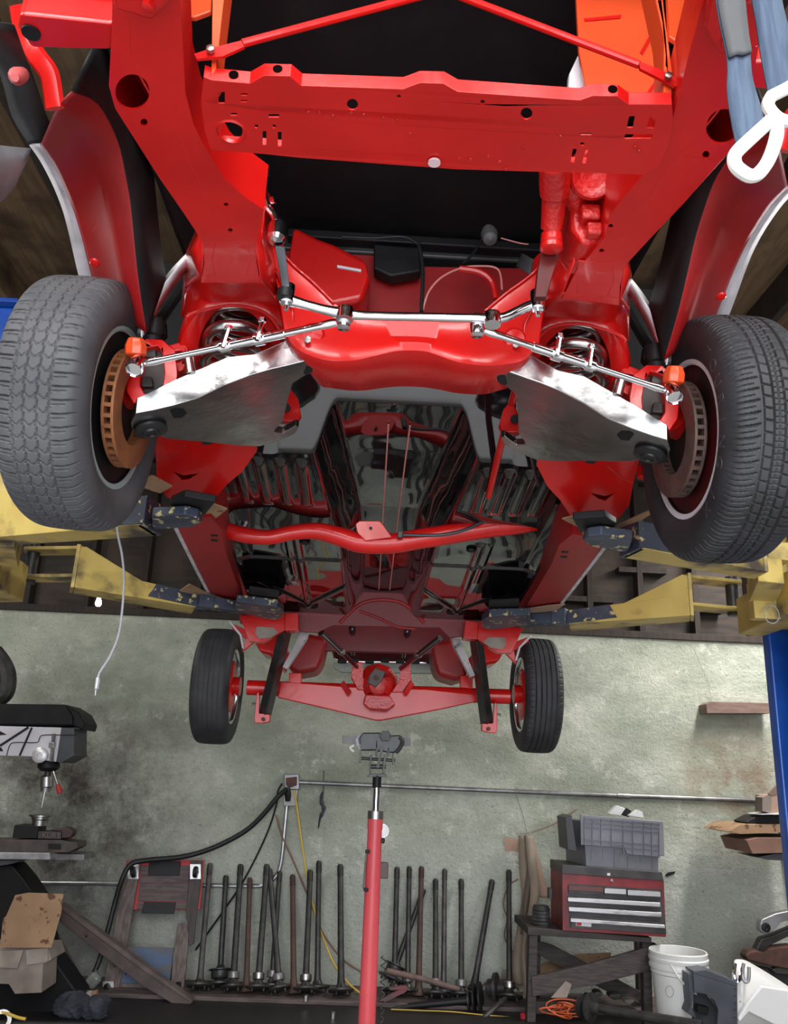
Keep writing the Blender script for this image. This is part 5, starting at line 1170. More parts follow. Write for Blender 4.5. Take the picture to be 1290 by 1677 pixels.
for v in (.02, .16, .32, .78, .96, 1.18):
    rb.bar(lidl(.03 if v < 1.1 else .6, v), lidl(.97, v), .005, .010, hint=(0, 1, 0))
rb.build('lid_ribs', greyplastic, lid_, smooth=False)['kind'] = 'stuff'
MB().prism([bz(*p, -.02) for p in ((926, 1339), (936, 1335), (944, 1395), (930, 1392))], Vector((-.0, .24, 0))).build('side_flap', M('darker_grey_plastic', (.05, .05, .058), rough=.5), tt, bevel=.004)
for x, lo_ in ((968, 1410), (987, 1406), (1006, 1424), (1028, 1425), (1048, 1412), (1068, 1426)):
    MB().bar(bz(x, 1390 if x < 1025 else 1402, -.003), bz(x, lo_, -.003), .004, .006, hint=(0, 1, 0)).build('bin_rib', greyplastic, tt)
for lab, pts, Y in (('white printed carton sticking out of the grey tote', ((996, 1333), (1010, 1319), (1024, 1324), (1016, 1336)), 5.50), ('blank white paper bundle sticking out of the grey tote at the right', ((1030, 1336), (1044, 1326), (1052, 1330), (1054, 1340)), 5.48), ('black item wedged between white cartons in the grey tote', ((1016, 1334), (1026, 1323), (1034, 1328), (1030, 1338)), 5.53)):
    tag(MB().prism([at(*p, Y) for p in pts], YV*.05).build('carton', whiteplastic if 'white' in lab and 'black' not in lab else blackrubber, bevel=.003), lab, 'carton')
# ribbed dark mug-like filter beside the chest
t = thing('boot_roll', 'dark ribbed rubber boot on the stand beside the tool chest', 'rubber boot', at(884, 1520, 5.45))
pr = [(0, 0), (.055, 0)]
for k in range(6): pr += [(.058-.0006*k, .012+k*.019), (.052-.0006*k, .022+k*.019)]
pr += [(.045, .128), (0, .130)]
MB().lathe(pr, at(886, 1521, 5.47), UP, n=24).build('boot', M('dirty_rubber', (.035, .033, .033), (.10, .095, .095), rough=.6, scale=14, lo=.5, hi=.7), t)
# hanging card templates: each strip on its own
def strip(lab, pts, widths, Y, mt, dy=0.012):
    c = smooth_path([at(x, y, Y) for x, y in pts], 5)
    ww = np.interp(np.arange(len(c)), np.arange(len(pts))*5, widths)
    rows = [[c[i]+Vector((-ww[i]/2*.0039, 0, 0)) for i in range(len(c))], [c[i]+Vector((0, -dy, 0)) for i in range(len(c))], [c[i]+Vector((ww[i]/2*.0039, dy*.4, 0)) for i in range(len(c))]]
    return tag(MB().grid(rows).build('card_strip', mt, solid=.003, ang=60), lab, 'cardboard', 'card strips on the wire hook')
strip('brown paper strip curving from the hook up to the grey tote', [(853, 1366), (872, 1362), (900, 1352), (925, 1338), (944, 1324)], [8, 8, 8, 8, 6], 5.85, cardtan, 0)
strip('widest tan card strip hanging on the wire hook', [(858, 1368), (860, 1420), (866, 1470), (858, 1520), (848, 1580), (852, 1612)], [18, 22, 26, 24, 22, 18], 5.90, cardtan)
strip('long tan card strip curling out at its foot, on the wire hook', [(866, 1368), (872, 1420), (876, 1462), (868, 1505), (858, 1550), (860, 1600), (862, 1626), (850, 1645)], [14, 16, 16, 12, 10, 9, 10, 8], 5.84, M('light_tan_card', (.32, .255, .19), (.26, .205, .155), rough=.8, scale=6))
strip('short straight card strip at the right of the bundle', [(868, 1370), (876, 1410), (884, 1445), (890, 1470)], [10, 14, 18, 16], 5.87, cardpink)
strip('dark middle card strip in the hanging bundle', [(862, 1369), (868, 1420), (862, 1475), (856, 1530)], [8, 10, 12, 8], 5.86, M('dark_tan_card', (.15, .12, .095), rough=.8))
tag(MB().prism([at(*p, 5.93) for p in ((824, 1371), (849, 1374), (849, 1394), (828, 1394))], YV*.004).build('card_tag', cardpink), 'small pale card tag beside the wire hook', 'cardboard')
tag(MB().prism([at(*p, 5.94) for p in ((822, 1588), (858, 1590), (862, 1612), (846, 1616), (820, 1606))], YV*.004).build('card_tag', cardpale), 'pale card offcut low on the wall behind the hanging strips', 'cardboard')
tag(MB().tube(smooth_path([at(*p, 5.95) for p in ((848, 1440), (832, 1452), (824, 1480), (830, 1505), (826, 1535), (840, 1560))], 6), .004, 6).build('gasket_ring', cardbrownm if False else cordbrown), 'thin curved gasket hanging behind the card strips', 'gasket')
for x, y, lab, Y in ((1096, 1430, 'small dark smear of tar stuck on the wall right of the tote', 5.992),):
    tag(MB().prism([at(*p, Y) for p in ((1089, 1433), (1094, 1429), (1106, 1427), (1104, 1431), (1092, 1436))], YV*.006).build('tar_smear', blackrubber), lab, 'stain')

# ================================================================== RIGHT FOREGROUND ITEMS
bk_c = Vector((at(1112, 1600, 5.25).x, 5.25, .0)); 
bkt = thing('plastic_bucket', 'white plastic bucket beside the timber stand', 'bucket', bk_c)
zt_ = at(1112, 1556, 5.25).z
hbk = zt_
rtop = .158; rbot = .128
MB().lathe([(0, .012), (rbot-.004, .012), (rtop-.006, hbk-.002), (rtop, hbk), (rtop+.004, hbk-.006), (rtop+.002, hbk-.03), (rtop+.008, hbk-.036), (rtop+.006, hbk-.052), (rtop-.002, hbk-.055), (rtop+.006, hbk-.075), (rtop+.004, hbk-.09), (rtop-.006, hbk-.095), (rtop-.002, hbk-.112), (rtop-.010, hbk-.118), (rbot, 0), (0, 0)], bk_c, UP, n=40, closed=False).build('pail', whiteplastic, bkt)
hp_ = [bk_c+Vector((rtop*1.02*math.cos(q), rtop*1.02*math.sin(q), hbk-.10)) for q in (R(200), R(340))]
MB().tube(smooth_path([at(1098, 1580, 5.10), at(1112, 1602, 5.08), at(1128, 1620, 5.08), at(1140, 1628, 5.09)], 6), .005, 8).build('handle', whiteplastic, bkt)
pts = [bk_c+Vector((.150*math.cos(q)*.0+0, 0, 0)) for q in (0,)]
cst = at(1096, 1624, 5.11)
MB().tube([cst+Vector((.022*math.cos(q), 0, .028*math.sin(q))) for q in np.linspace(0, 2*PI, 28)[:-1]], .0015, 5, closed=True).build('moulded_mark', M('grey_mark', (.3, .3, .3), rough=.6), bkt)

gp = thing('plastic_housing', 'dark grey plastic housing with an arched opening in front of the bucket', 'plastic part', Vector((at(1175, 1660, 5.0).x, 5.0, 0)))
gq = lambda x, y, d=0: at(1040+x/5.16, 1460+y/5.16, 4.98+d)
zc = .004
body = [gq(490, 690), gq(850, 800), gq(855, 1130), gq(690, 1180), gq(700, 1000), gq(665, 920), gq(600, 870), gq(500, 855)]
MB().prism(body, YV*.02).build('front_face', slate, gp, bevel=.004)
MB().prism([gq(490, 690), gq(850, 800), gq(870, 770), gq(600, 660), gq(485, 670)], YV*.16).build('top_rim', slate, gp, bevel=.004)
MB().prism([gq(500, 855, .12), gq(600, 870, .12), gq(700, 1000, .12), gq(690, 1180, .12), gq(480, 1180, .12)], YV*.02).build('inner_wall', M('slate_inner', (.05, .055, .065), rough=.5), gp)
MB().prism([gq(445, 690, .02), gq(488, 720, .02), gq(500, 855, .02), gq(480, 980, .02), gq(520, 1080, .02), gq(445, 1030, .02), gq(470, 960, .02)], YV*.10).build('side_wing', slate, gp, bevel=.004)
MB().prism([gq(525, 960, .05), gq(630, 985, .05), gq(610, 1050, .05), gq(525, 1030, .05)], YV*.05).build('motor_block', blackrubber, gp, bevel=.004)
MB().prism([gq(848, 790), gq(862, 780), gq(862, 1150), gq(852, 1150)], YV*.15).build('side_panel', slate, gp)
for v in (820, 880, 940, 995, 1060): MB().prism([gq(825, v, -.003), gq(850, v+4, -.003), gq(850, v+9, -.003)], YV*.004).build('notch', blackrubber, gp)

wp = thing('plastic_cover', 'large curved white plastic cover leaning at the right edge', 'plastic cover', Vector((at(1245, 1670, 5.0).x, 5.05, 0)))
pq = lambda x, y, d=0: at(1040+x/5.16, 1460+y/5.16, 5.02+d)
rows_ = [[pq(*p, d) for p, d in r] for r in ([((835, 600), .06), ((850, 575), .1), ((930, 585), .14), ((1050, 650), .16), ((1180, 730), .18), ((1330, 830), .2)],
                                            [((815, 720), .02), ((900, 690), .04), ((1000, 720), .06), ((1100, 780), .08), ((1200, 850), .1), ((1340, 930), .12)],
                                            [((860, 950), .0), ((920, 930), .0), ((1000, 960), .02), ((1080, 1000), .03), ((1180, 1040), .05), ((1340, 1100), .07)],
                                            [((840, 1180), .0), ((900, 1180), .0), ((1000, 1180), .02), ((1100, 1180), .03), ((1200, 1180), .05), ((1340, 1180), .07)])]
MB().grid(list(zip(*[smooth_path(r, 4) for r in rows_]))).build('shell', whiteplastic, wp, solid=.004, ang=70)
MB().prism([pq(*p, -.05) for p in ((1070, 800), (1330, 840), (1330, 1150), (1200, 1140), (960, 1020), (880, 1110), (870, 1080), (950, 940))], YV*.03).build('flat_lid', brightplastic, wp, bevel=.01)
for x in (835, 905):
    MB().tube(smooth_path([pq(x+10, 610, .01), pq(x, 700, -.01), pq(x+20, 760, -.02), pq(x+50, 745, -.02), pq(x+55, 640, .0)], 5), .010, 8).build('bail_clip', chrome if x < 870 else M('grey_clip', (.35, .34, .36), rough=.3, metal=.5), wp)
# pile of suspension parts
sa_ = thing('suspension_arm', 'silver suspension arm with a black bushing on top of the parts pile', 'suspension arm', at(1270, 1520, 5.4))
MB().prism([at(*p, 5.4) for p in ((1245, 1512), (1247, 1506), (1270, 1496), (1300, 1490), (1300, 1506), (1280, 1510), (1264, 1526), (1254, 1531), (1246, 1526))], YV*.06).build('arm', M('silver_casting', (.45, .44, .47), (.30, .29, .31), rough=.3, metal=.7, scale=9), sa_, bevel=.006)
MB().lathe([(.026, -.005), (.026, .005), (.012, .008), (.008, .004), (0, .004)], at(1254, 1519, 5.395), (0, -1, 0), n=20).build('bushing', blackrubber, sa_)
pile = [('rusty_casting', 'rusty round-nosed iron casting in the pile at the right edge', ((1220, 1566), (1226, 1558), (1240, 1556), (1252, 1560), (1262, 1552), (1300, 1548), (1300, 1590), (1270, 1584), (1240, 1578), (1224, 1574)), 5.42, rust, .09),
        ('black_bracket', 'black angled bracket between the silver arm and rusty casting', ((1236, 1556), (1246, 1536), (1262, 1532), (1300, 1516), (1300, 1530), (1262, 1548), (1250, 1560)), 5.46, darksteel, .06),
        ('leaf_pack', 'stack of dark flat bars under the rusty casting', ((1236, 1580), (1300, 1592), (1300, 1616), (1262, 1606), (1240, 1592)), 5.5, darksteel, .1),
        ('grey_casting', 'small grey casting lying on the flat bars', ((1262, 1588), (1280, 1580), (1300, 1584), (1300, 1598), (1270, 1596)), 5.45, greyshaft, .05)]
for nm, lab, pts, Y, mt, dp in pile:
    tag(MB().prism([at(*p, Y) for p in pts], YV*dp).build(nm, mt, bevel=.012, seg=3), lab, 'metal part')
t = thing('wooden_crate_block', 'dark low block under the pile of suspension parts', 'block', Vector((at(1275, 1640, 5.5).x, 5.5, 0)))
MB().box((at(1285, 1620, 5.55).x+.05, 5.58, .10), (.34, .22, .20)).build('block', darkwood, t, bevel=.006)
for k in range(4): MB().box((at(1285, 1620, 5.55).x+.05, 5.462, .03+.045*k), (.33, .012, .03)).build('slat', darkwood, t, bevel=.003)
# big pipe lying on the floor edge
t = thing('driveshaft', 'dark driveshaft tube lying from the orange cord towards the bucket', 'driveshaft', at(1040, 1660, 5.3))
p0, p1 = at(968, 1650, 5.25), at(1150, 1680, 4.92); d = (p1-p0).normalized()
MB().tube([p0, p0.lerp(p1, .12), p1], [.020, .024, .027], 14).build('tube', dkshaft, t)
MB().lathe([(0, -.01), (.075, -.01), (.075, .0), (.03, .006), (.03, .03), (.024, .05)], p0, d+Vector((0, -.35, 0)), n=24).build('flange', darksteel, t)
MB().lathe([(0, -.01), (.06, -.01), (.06, .006), (0, .008)], p0-d*.05, d+Vector((0, -.35, 0)), n=20).build('yoke', darksteel, t)
rc = random.Random(5)
pts = []
for k in range(60):
    q = k*.52; rx = 38*(.55+.45*math.sin(k*.21+1)); 
    x = 925+math.cos(q)*rx+8*math.sin(k*.9); y = 1652+math.sin(q)*16*(.6+.4*math.cos(k*.37))
    pts.append(at(x, y, 5.32+.05*math.sin(k*.8)))
tag(MB().tube(smooth_path(pts, 4), .0042, 6).build('tangled_cable', cordorange), 'tangled orange extension cord on the floor before the timber stand', 'cord')
tag(MB().tube(smooth_path([at(*p, 5.5) for p in ((640, 1653), (690, 1655), (740, 1657), (800, 1663), (870, 1668), (960, 1674), (1040, 1676))], 5), .003, 6).build('yellow_string', cordyellow), 'thin yellowish cord along the edge of the dark floor', 'cord')
tag(MB().lathe([(.02, 0), (.022, .02), (.01, .03), (0, .03)], atz(857, 1668, .0), UP, n=12).build('red_cap', redtrim), 'small red cap on the black floor', 'cap')

# ---- shelf at the right edge with boards and a box
sh_ = thing('board_stack', 'warped brown boards stacked on the wall bracket at the right edge', 'board', at(1250, 1380, 5.5))
MB().prism([at(*p, 5.45) for p in ((1192, 1362), (1212, 1350), (1320, 1350), (1320, 1362), (1212, 1366))], YV*.4).build('board', cardboard, sh_, bevel=.003)
MB().prism([at(*p, 5.42) for p in ((1222, 1376), (1240, 1372), (1320, 1372), (1320, 1396), (1232, 1398))], YV*.4).build('board', M('reddish_board', (.24, .13, .09), (.19, .10, .07), rough=.75, scale=7), sh_, bevel=.003)
MB().prism([at(*p, 5.5) for p in ((1240, 1404), (1270, 1398), (1320, 1398), (1320, 1412), (1256, 1408))], YV*.3).build('plastic_film', M('smoky_film', (.10, .10, .11), rough=.3), sh_)
MB().box(at(1300, 1385, 5.75)+Vector((.05, .1, 0)), (.06, .3, .2)).build('wall_bracket', darksteel, sh_)
tag(MB().prism([at(*p, 5.5) for p in ((1222, 1346), (1240, 1336), (1320, 1334), (1320, 1348), (1226, 1350))], YV*.2).build('black_tray', blackrubber, bevel=.004), 'flat black tray on the stacked boards at the right edge', 'tray')
tag(MB().prism([at(*p, 5.42) for p in ((1262, 1332), (1246, 1334), (1320, 1334), (1320, 1330))], YV*.2).build('white_sheet', whiteplastic), 'thin white sheet under the small box at the right edge', 'sheet')
bx_ = thing('parcel', 'small pinkish cardboard parcel on the stacked boards by the blue post', 'box', at(1265, 1333, 5.5))
MB().prism([at(*p, 5.44) for p in ((1262, 1302), (1310, 1300), (1310, 1332), (1262, 1333))], YV*.22).build('carton', cardpink, bx_, bevel=.003)
MB().prism([at(*p, 5.435) for p in ((1258, 1300), (1274, 1284), (1284, 1298), (1262, 1303))], YV*.02).build('flap', M('dull_flap', (.20, .13, .10), rough=.8), bx_)
MB().prism([at(*p, 5.438) for p in ((1256, 1302), (1263, 1302), (1263, 1332), (1248, 1328), (1248, 1306))], YV*.1).build('side', cardpale, bx_)
# ================================================================== LEFT SIDE: drill press, box, beams, creeper
DY = 5.15
dp = thing('drill_press', 'bench drill press with black top cover and off-white head', 'drill press', Vector((at(-30, 1400, DY).x, DY+.1, 0)))
dq = lambda x, y, d=0: at(x/5.59, 1140+y/5.59, DY+d)
MB().prism([dq(*p) for p in ((-300, 65), (600, 75), (665, 190), (660, 270), (-300, 262))], YV*.30).build('belt_cover', black, dp, bevel=.012, seg=3)
MB().prism([dq(*p, .02) for p in ((600, 75), (720, 150), (772, 248), (755, 312), (660, 270), (665, 190))], YV*.26).build('cover_nose', black, dp, bevel=.008)
hd_ = MB().prism([dq(*p) for p in ((-300, 266), (562, 288), (512, 602), (400, 590), (340, 555), (-300, 540))], YV*.26).build('head', presswhite, dp, bevel=.004)
MB().prism([dq(*p, .01) for p in ((562, 288), (680, 292), (676, 520), (690, 540), (560, 612), (512, 602))], YV*.24).build('head_side', pressgrey, dp, bevel=.004)
for a, b, w in (((262, 285), (0, 455), .014), ((292, 288), (180, 545), .012)): MB().bar(dq(*a, -.001), dq(*b, -.001), w, .003, hint=(0, 1, 0)).build('decal_stripe', blackrubber, hd_)
MB().prism([dq(*p, -.002) for p in ((-60, 320), (0, 320), (62, 352), (0, 358), (-60, 352))], YV*.003).build('decal_arrow', blackrubber, hd_)
MB().prism([dq(*p, -.002) for p in ((-60, 470), (10, 470), (30, 505), (-60, 505))], YV*.003).build('decal_arrow', blackrubber, hd_)
MB().tube(smooth_path([dq(*p, -.002) for p in ((60, 545), (85, 460), (130, 425), (330, 425), (360, 390), (390, 358), (550, 356), (690, 358))], 4), .0025, 6).build('decal_line', blackrubber, hd_)
dg = MB().cyl(dq(492, 345, -.012), dq(470, 600, -.012), .010, 10).build('depth_rod', steel, dp)
MB().box(dq(478, 450, -.012), (.032, .03, .032)).build('rod_stop', steel, dg, bevel=.003)
MB().lathe([(.040, .03), (.044, .02), (.044, -.004), (.030, -.012), (.012, -.012), (.010, -.006), (0, -.006)], dq(365, 540, -.02), (-.1, 1, 0), n=24).build('feed_hub', alutrim if False else M('silver_knob', (.65, .64, .64), rough=.35, metal=.5), dp)
lv = MB().cyl(dq(490, 690, -.02), dq(528, 805, -.03), .006, 8).build('feed_lever', steel, dp)
MB().tube([dq(528, 805, -.03), dq(540, 850, -.03), dq(548, 890, -.03)], [.010, .016, .015], 12).build('lever_grip', redtrim, lv)
MB().lathe([(.0, .03), (.05, .03), (.062, .01), (.062, -.01), (.04, -.03), (0, -.03)], dq(445, 640, .05), UP, n=20).build('quill_collar', black, dp)
MB().tube([dq(440, 660, .05), dq(436, 735, .05)], .018, 12).build('quill', darksteel, dp)
MB().tube([dq(432, 732, .05), dq(428, 740, .05), dq(425, 830, .05), dq(420, 835, .05), dq(412, 875, .05)], [.020, .037, .038, .030, .027], 18).build('chuck', steel, dp)
MB().tube([dq(408, 875, .05), dq(380, 1020, .05)], [.006, .005], 8).build('drill_bit', steel, dp)
MB().cyl(Vector((at(-60, 1300, DY+.3).x, DY+.32, 0)), at(-60, 1190, DY+.32), .045, 20).build('column', steel, dp)
MB().prism([dq(*p) for p in ((-300, 1428), (455, 1436), (455, 1500), (-300, 1492))], YV*.34).build('table', M('scuffed_table_steel', (.5, .49, .5), (.3, .29, .3), rough=.4, metal=.4, scale=9), dp, bevel=.004)
MB().prism([dq(*p, .08) for p in ((455, 1440), (770, 1450), (770, 1500), (455, 1500))], YV*.2).build('table_extension', greymetal, dp, bevel=.003)
MB().prism([dq(*p, .04) for p in ((-300, 1495), (230, 1500), (100, 1540), (-300, 1600))], YV*.2).build('table_arm', M('blue_grey_casting', (.06, .065, .075), rough=.5), dp, bevel=.006)
MB().prism([Vector((at(-60, 1300, DY+.3).x+a, DY+b, 0)) for a, b in ((-.2, .05), (.22, .05), (.22, .5), (-.2, .5))], UP*.05).build('base', pressgrey, dp, bevel=.006)
vs_ = thing('machine_vise', 'greasy brown machine vise clamped on the drill press table', 'vise', dq(350, 1430))
vb = MB().prism([dq(*p, .03) for p in ((-300, 1310), (560, 1316), (620, 1330), (710, 1340), (712, 1390), (620, 1435), (-300, 1428))], YV*.16).build('vise_base', M('greasy_brown_iron', (.085, .062, .055), (.05, .04, .037), rough=.5, scale=12), vs_, bevel=.005)
MB().prism([dq(*p, .025) for p in ((440, 1350), (555, 1353), (555, 1405), (440, 1402))], YV*.01).build('slot', blackrubber, vb)
MB().prism([dq(*p, .03) for p in ((130, 1180), (350, 1190), (335, 1302), (110, 1298))], YV*.14).build('fixed_jaw', blackrubber, vs_, bevel=.004)
MB().prism([dq(*p, .03) for p in ((345, 1238), (555, 1240), (560, 1310), (340, 1305))], YV*.13).build('sliding_jaw', M('dark_brown_iron', (.05, .035, .033), rough=.5), vs_, bevel=.005)
MB().prism([dq(*p, .04) for p in ((450, 1225), (600, 1200), (650, 1215), (666, 1250), (640, 1300), (560, 1308), (555, 1245))], YV*.08).build('screw_end', M('maroon_iron', (.055, .025, .028), rough=.5), vs_, bevel=.008)
c_ = dq(470, 1278, .0265)
text_mesh('vise_lettering', 'KURT', .042, M('raised_letter_grey', (.13, .115, .11), rough=.5), vs_, Matrix.Translation(c_) @ Matrix.Rotation(R(90), 4, 'X') @ Matrix.Rotation(R(-2), 4, 'Z'))
wk = tag(MB().lathe([(0, .0), (.044, .0), (.044, .03), (.050, .036), (.050, .046), (.066, .05), (.066, .058), (0, .06)], dq(360, 1185, .08), UP, n=26).build('flanged_hub', steel), 'bright flanged hub clamped in the vise under the drill', 'hub')
tag(MB().tube(smooth_path([at(*p, 5.3) for p in ((-10, 1068), (6, 1090), (12, 1110), (8, 1135), (-10, 1148))], 5), .055, 10).build('fan_pulley', darksteel), 'dark rounded machine part at the left edge above the drill press', 'pulley')

bxo = thing('open_carton', 'grubby open cardboard carton with a brown flap at the left edge', 'box', Vector((at(30, 1630, 5.0).x, 5.0, .05)))
MB().prism([at(*p, 5.0) for p in ((-60, 1550), (78, 1552), (84, 1572), (70, 1580), (68, 1626), (24, 1628), (14, 1612), (-60, 1610))], YV*.22).build('carton_body', cardpale, bxo, bevel=.004)
MB().prism([at(*p, 4.97) for p in ((0, 1552), (5, 1505), (10, 1500), (25, 1466), (46, 1462), (104, 1464), (100, 1495), (84, 1552))], YV*.006).build('carton_flap', cardboard, bxo)
MB().prism([at(*p, 4.99) for p in ((42, 1556), (78, 1552), (78, 1574), (62, 1578), (44, 1580))], YV*.006).build('torn_flap', M('pale_torn_card', (.34, .285, .25), (.26, .21, .18), rough=.85, scale=9), bxo)
MB().prism([at(*p, 4.985) for p in ((-40, 1558), (38, 1556), (28, 1586), (-40, 1582))], YV*.006).build('torn_flap', M('pale_torn_card', (.34, .285, .25)), bxo)
(MB().prism([at(*p, 5.25) for p in ((-60, 1420), (20, 1416), (40, 1440), (60, 1470), (80, 1560), (130, 1630), (110, 1660), (-60, 1660))], YV*.2).build('machine_stand', black, dp, bevel=.01))
bm_ = thing('steel_channel', 'rusty drilled steel channel leaning across the creeper', 'beam', at(305, 1650, 5.55))
a0, a1, b0, b1 = at(96, 1492, 5.6), at(98, 1515, 5.6), at(314, 1645, 5.52), at(300, 1656, 5.52)
chm = M('rusty_brown_channel', (.105, .075, .066), (.07, .052, .048), rough=.65, scale=12)
chan = MB().prism([at(100, 1482, 5.62), at(170, 1535, 5.60), at(240, 1588, 5.57), at(314, 1640, 5.53), at(308, 1654, 5.53), at(298, 1653, 5.53), at(230, 1612, 5.57), at(150, 1552, 5.6), at(96, 1508, 5.62)], YV*.05).build('channel', chm, bm_, bevel=.004)
MB().prism([at(100, 1480, 5.60), at(240, 1584, 5.555), at(313, 1637, 5.52), at(314, 1643, 5.52), at(238, 1592, 5.555), at(98, 1488, 5.60)], YV*.07).build('upper_lip', M('lighter_channel_edge', (.15, .11, .10), (.10, .075, .07), rough=.65, scale=12), chan, bevel=.002)
for x, y in ((141, 1533), (188, 1582), (204, 1590), (206, 1595), (222, 1596), (236, 1608), (274, 1629), (246, 1597), (262, 1612), (284, 1626)):
    MB().lathe([(.006, 0), (.006, .004), (0, .004)], onp(x, y, at(170, 1545, 5.595), Vector((.012, .25, -.0)).normalized()), (0, -1, 0), n=8).build('bolt_hole', blackrubber, chan)
bm2 = tag(MB().prism([at(*p, 5.45) for p in ((84, 1536), (90, 1530), (130, 1605), (118, 1632), (108, 1618))], YV*.06).build('steel_channel', M('brown_grey_beam', (.10, .078, .072), (.07, .055, .052), rough=.6, scale=12), bevel=.005), 'short brown steel beam leaning behind the open carton', 'beam')
tag(MB().prism([at(*p, 5.7) for p in ((20, 1418), (30, 1418), (62, 1456), (66, 1470), (100, 1492), (90, 1496), (40, 1462))], YV*.06).build('steel_channel', chm, bevel=.004), 'dark upper beam stub leaning behind the carton flap', 'beam')

# mechanic's creeper leaning on the wall
cr = thing('mechanic_creeper', 'worn wooden mechanic creeper with red edges and casters leaning on the wall', 'creeper', Vector((at(235, 1640, 5.75).x, 5.75, .024)))
P0 = at(235, 1640, 5.76); P1 = at(270, 1410, 5.93)
nrm_c = (P1-P0).cross(XV).normalized()
if nrm_c.y > 0: nrm_c = -nrm_c
cpx = lambda x, y, d=0.: onp(x, y, P0+nrm_c*d, nrm_c)
def cboard(name, px, d, th, mt, par=None): return MB().prism([cpx(x, y, d) for x, y in px], nrm_c*th).build(name, mt, cr if par is None else par, bevel=.003)
back_ = cboard('backing_board', ((208, 1409), (335, 1409), (328, 1490), (196, 1490)), 0, .012, redtrim)
for y0, y1 in ((1418, 1432), (1433, 1447), (1448, 1462), (1463, 1476), (1477, 1489)):
    cboard('slat', ((232-(y0-1418)*.09, y0), (311-(y0-1418)*.06, y0), (310-(y1-1418)*.06, y1), (231-(y1-1418)*.09, y1)), .012, .008, M('purple_grey_slat', (.135, .10, .10), (.085, .065, .066), rough=.75, scale=8, stretch=(1.2, 5, 9)))
cboard('pad', ((245, 1409), (296, 1411), (294, 1434), (243, 1434)), .02, .012, blackrubber)
cboard('pad', ((237, 1477), (288, 1478), (285, 1497), (232, 1496)), .02, .012, blackrubber)
cboard('side_rail', ((212, 1410), (232, 1412), (222, 1470), (212, 1530), (200, 1600), (190, 1641), (166, 1641), (178, 1580), (190, 1510), (202, 1450)), .012, .024, oldwood)
cboard('side_rail', ((312, 1410), (332, 1410), (329, 1450), (322, 1500), (318, 1545), (310, 1550), (308, 1510), (305, 1505)), .012, .018, M('dark_plum_rail', (.075, .055, .056), (.05, .04, .04), rough=.7, scale=8, stretch=(6, 6, 1)))
cboard('side_rail', ((292, 1512), (302, 1512), (306, 1514), (310, 1530), (306, 1580), (300, 1632), (280, 1632), (284, 1570)), .020, .022, oldwood)
cboard('foot_board', ((206, 1551), (286, 1552), (284, 1560), (278, 1610), (192, 1610), (200, 1580)), .004, .010, blueply)
cboard('bottom_cross_board', ((194, 1610), (280, 1610), (274, 1640), (188, 1640)), .004, .014, oldwood)
for i, (x, y, a) in enumerate(((218, 1428, .3), (320, 1428, 0), (177, 1620, .6), (291, 1618, 0))):
    s = 9 if i < 3 else 8
    pl = cboard('caster_plate', ((x-s, y-13), (x+s, y-13), (x+s, y+12), (x-s, y+12)), .036, .004, M('zinc_plate', (.6, .59, .6), rough=.3, metal=.8))
    c = cpx(x, y, .06)
    axv = Vector((math.cos(a), 0, math.sin(a)))
    MB().lathe([(.008, -.014), (.030, -.013), (.034, -.008), (.034, .008), (.030, .013), (.008, .014)], c, axv, n=18).build('caster_wheel', blackrubber, pl)
    MB().bar(c-nrm_c*.02, c, .035, .012).build('caster_fork', darksteel, pl)
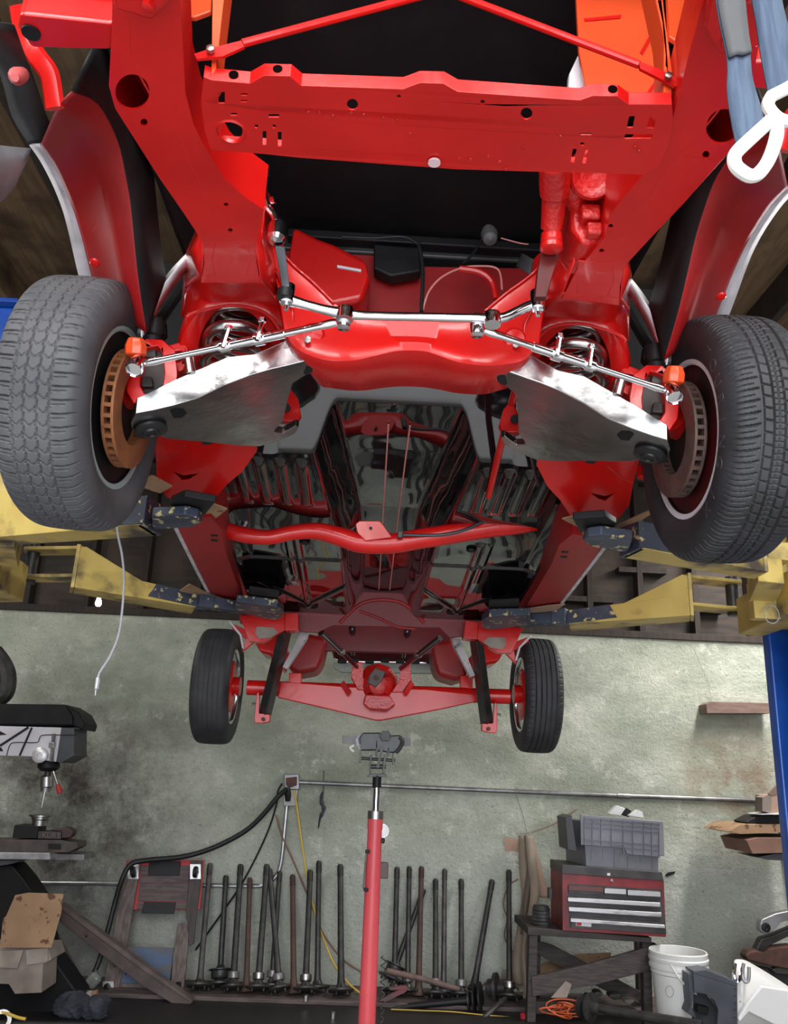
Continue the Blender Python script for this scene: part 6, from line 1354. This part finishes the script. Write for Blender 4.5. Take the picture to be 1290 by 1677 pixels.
# rags, roll, jar, cords at the bottom left
def blob(name, lab, cpos, sx, sy, sz, mt, cat, seed):
    rg_ = random.Random(seed); n, m_ = 72, 36; V = []; Fq = []
    for i in range(m_+1):
        ph = PI*i/m_-PI/2
        for k in range(n):
            q = 2*PI*k/n; w = 1+.16*math.sin(3*q+seed+2*ph)+.12*math.sin(5*q-seed*2+3*ph)+.16*(.5-abs(math.sin(4.5*q+ph*5+seed)))+.10*(.5-abs(math.sin(7*q-ph*8+seed)))
            V.append(Vector((sx*math.cos(ph)*math.cos(q)*w, sy*math.cos(ph)*math.sin(q)*w, sz*(math.sin(ph)+.16*math.sin(4*q+seed)*math.cos(ph))))+cpos)
    for v in V: v.z = max(v.z, .002)
    for i in range(m_):
        for k in range(n): Fq.append((i*n+k, i*n+(k+1) % n, (i+1)*n+(k+1) % n, (i+1)*n+k))
    return tag(MB().add(V, Fq).build(name, mt, ang=80), lab, cat)
blob('shop_rag', 'dark blue shop rags heaped on the floor below the creeper', Vector((at(122, 1655, 5.2).x, 5.2, .05)), .10, .08, .07, ragblue, 'rag', 2)
blob('shop_rag', 'second dark rag heaped beside the first at its right', Vector((at(158, 1658, 5.2).x, 5.18, .045)), .07, .07, .065, ragblue, 'rag', 5)
tag(MB().tube([at(134, 1632, 5.45), at(150, 1630, 5.45)], .026, 14).build('paper_roll', M('pale_roll', (.55, .52, .5), rough=.7)), 'small white paper roll lying left of the creeper caster', 'paper roll')
tag(MB().tube([at(149, 1630, 5.47), at(160, 1628, 5.47)], .024, 14).build('tape_roll', cardboard), 'brown tape roll lying against the creeper caster', 'tape')
tag(MB().lathe([(0, 0), (.035, 0), (.038, .015), (.038, .055), (.027, .065), (.027, .078), (0, .078)], Vector((at(147, 1612, 5.62).x, 5.62, .06)), (.6, 0, .8), n=20).build('glass_jar', M('dusty_jar', (.22, .24, .22), (.35, .36, .34), rough=.2, scale=14)), 'dusty jar lying tilted to the left of the creeper', 'jar')
tag(MB().tube(smooth_path([at(*p, 5.0) for p in ((-10, 1655), (12, 1660), (28, 1666), (42, 1669))], 5), .008, 8).build('yellow_lead', cordyellow), 'short yellow lead at the bottom left corner', 'cord')
tag(MB().lathe([(.03, -.01), (.05, -.01), (.055, 0), (.05, .02), (.03, .02)], at(2, 1672, 5.0), (.3, -1, .4), n=24, closed=True).build('chrome_ring', steel), 'bright metal ring in the bottom left corner', 'ring')
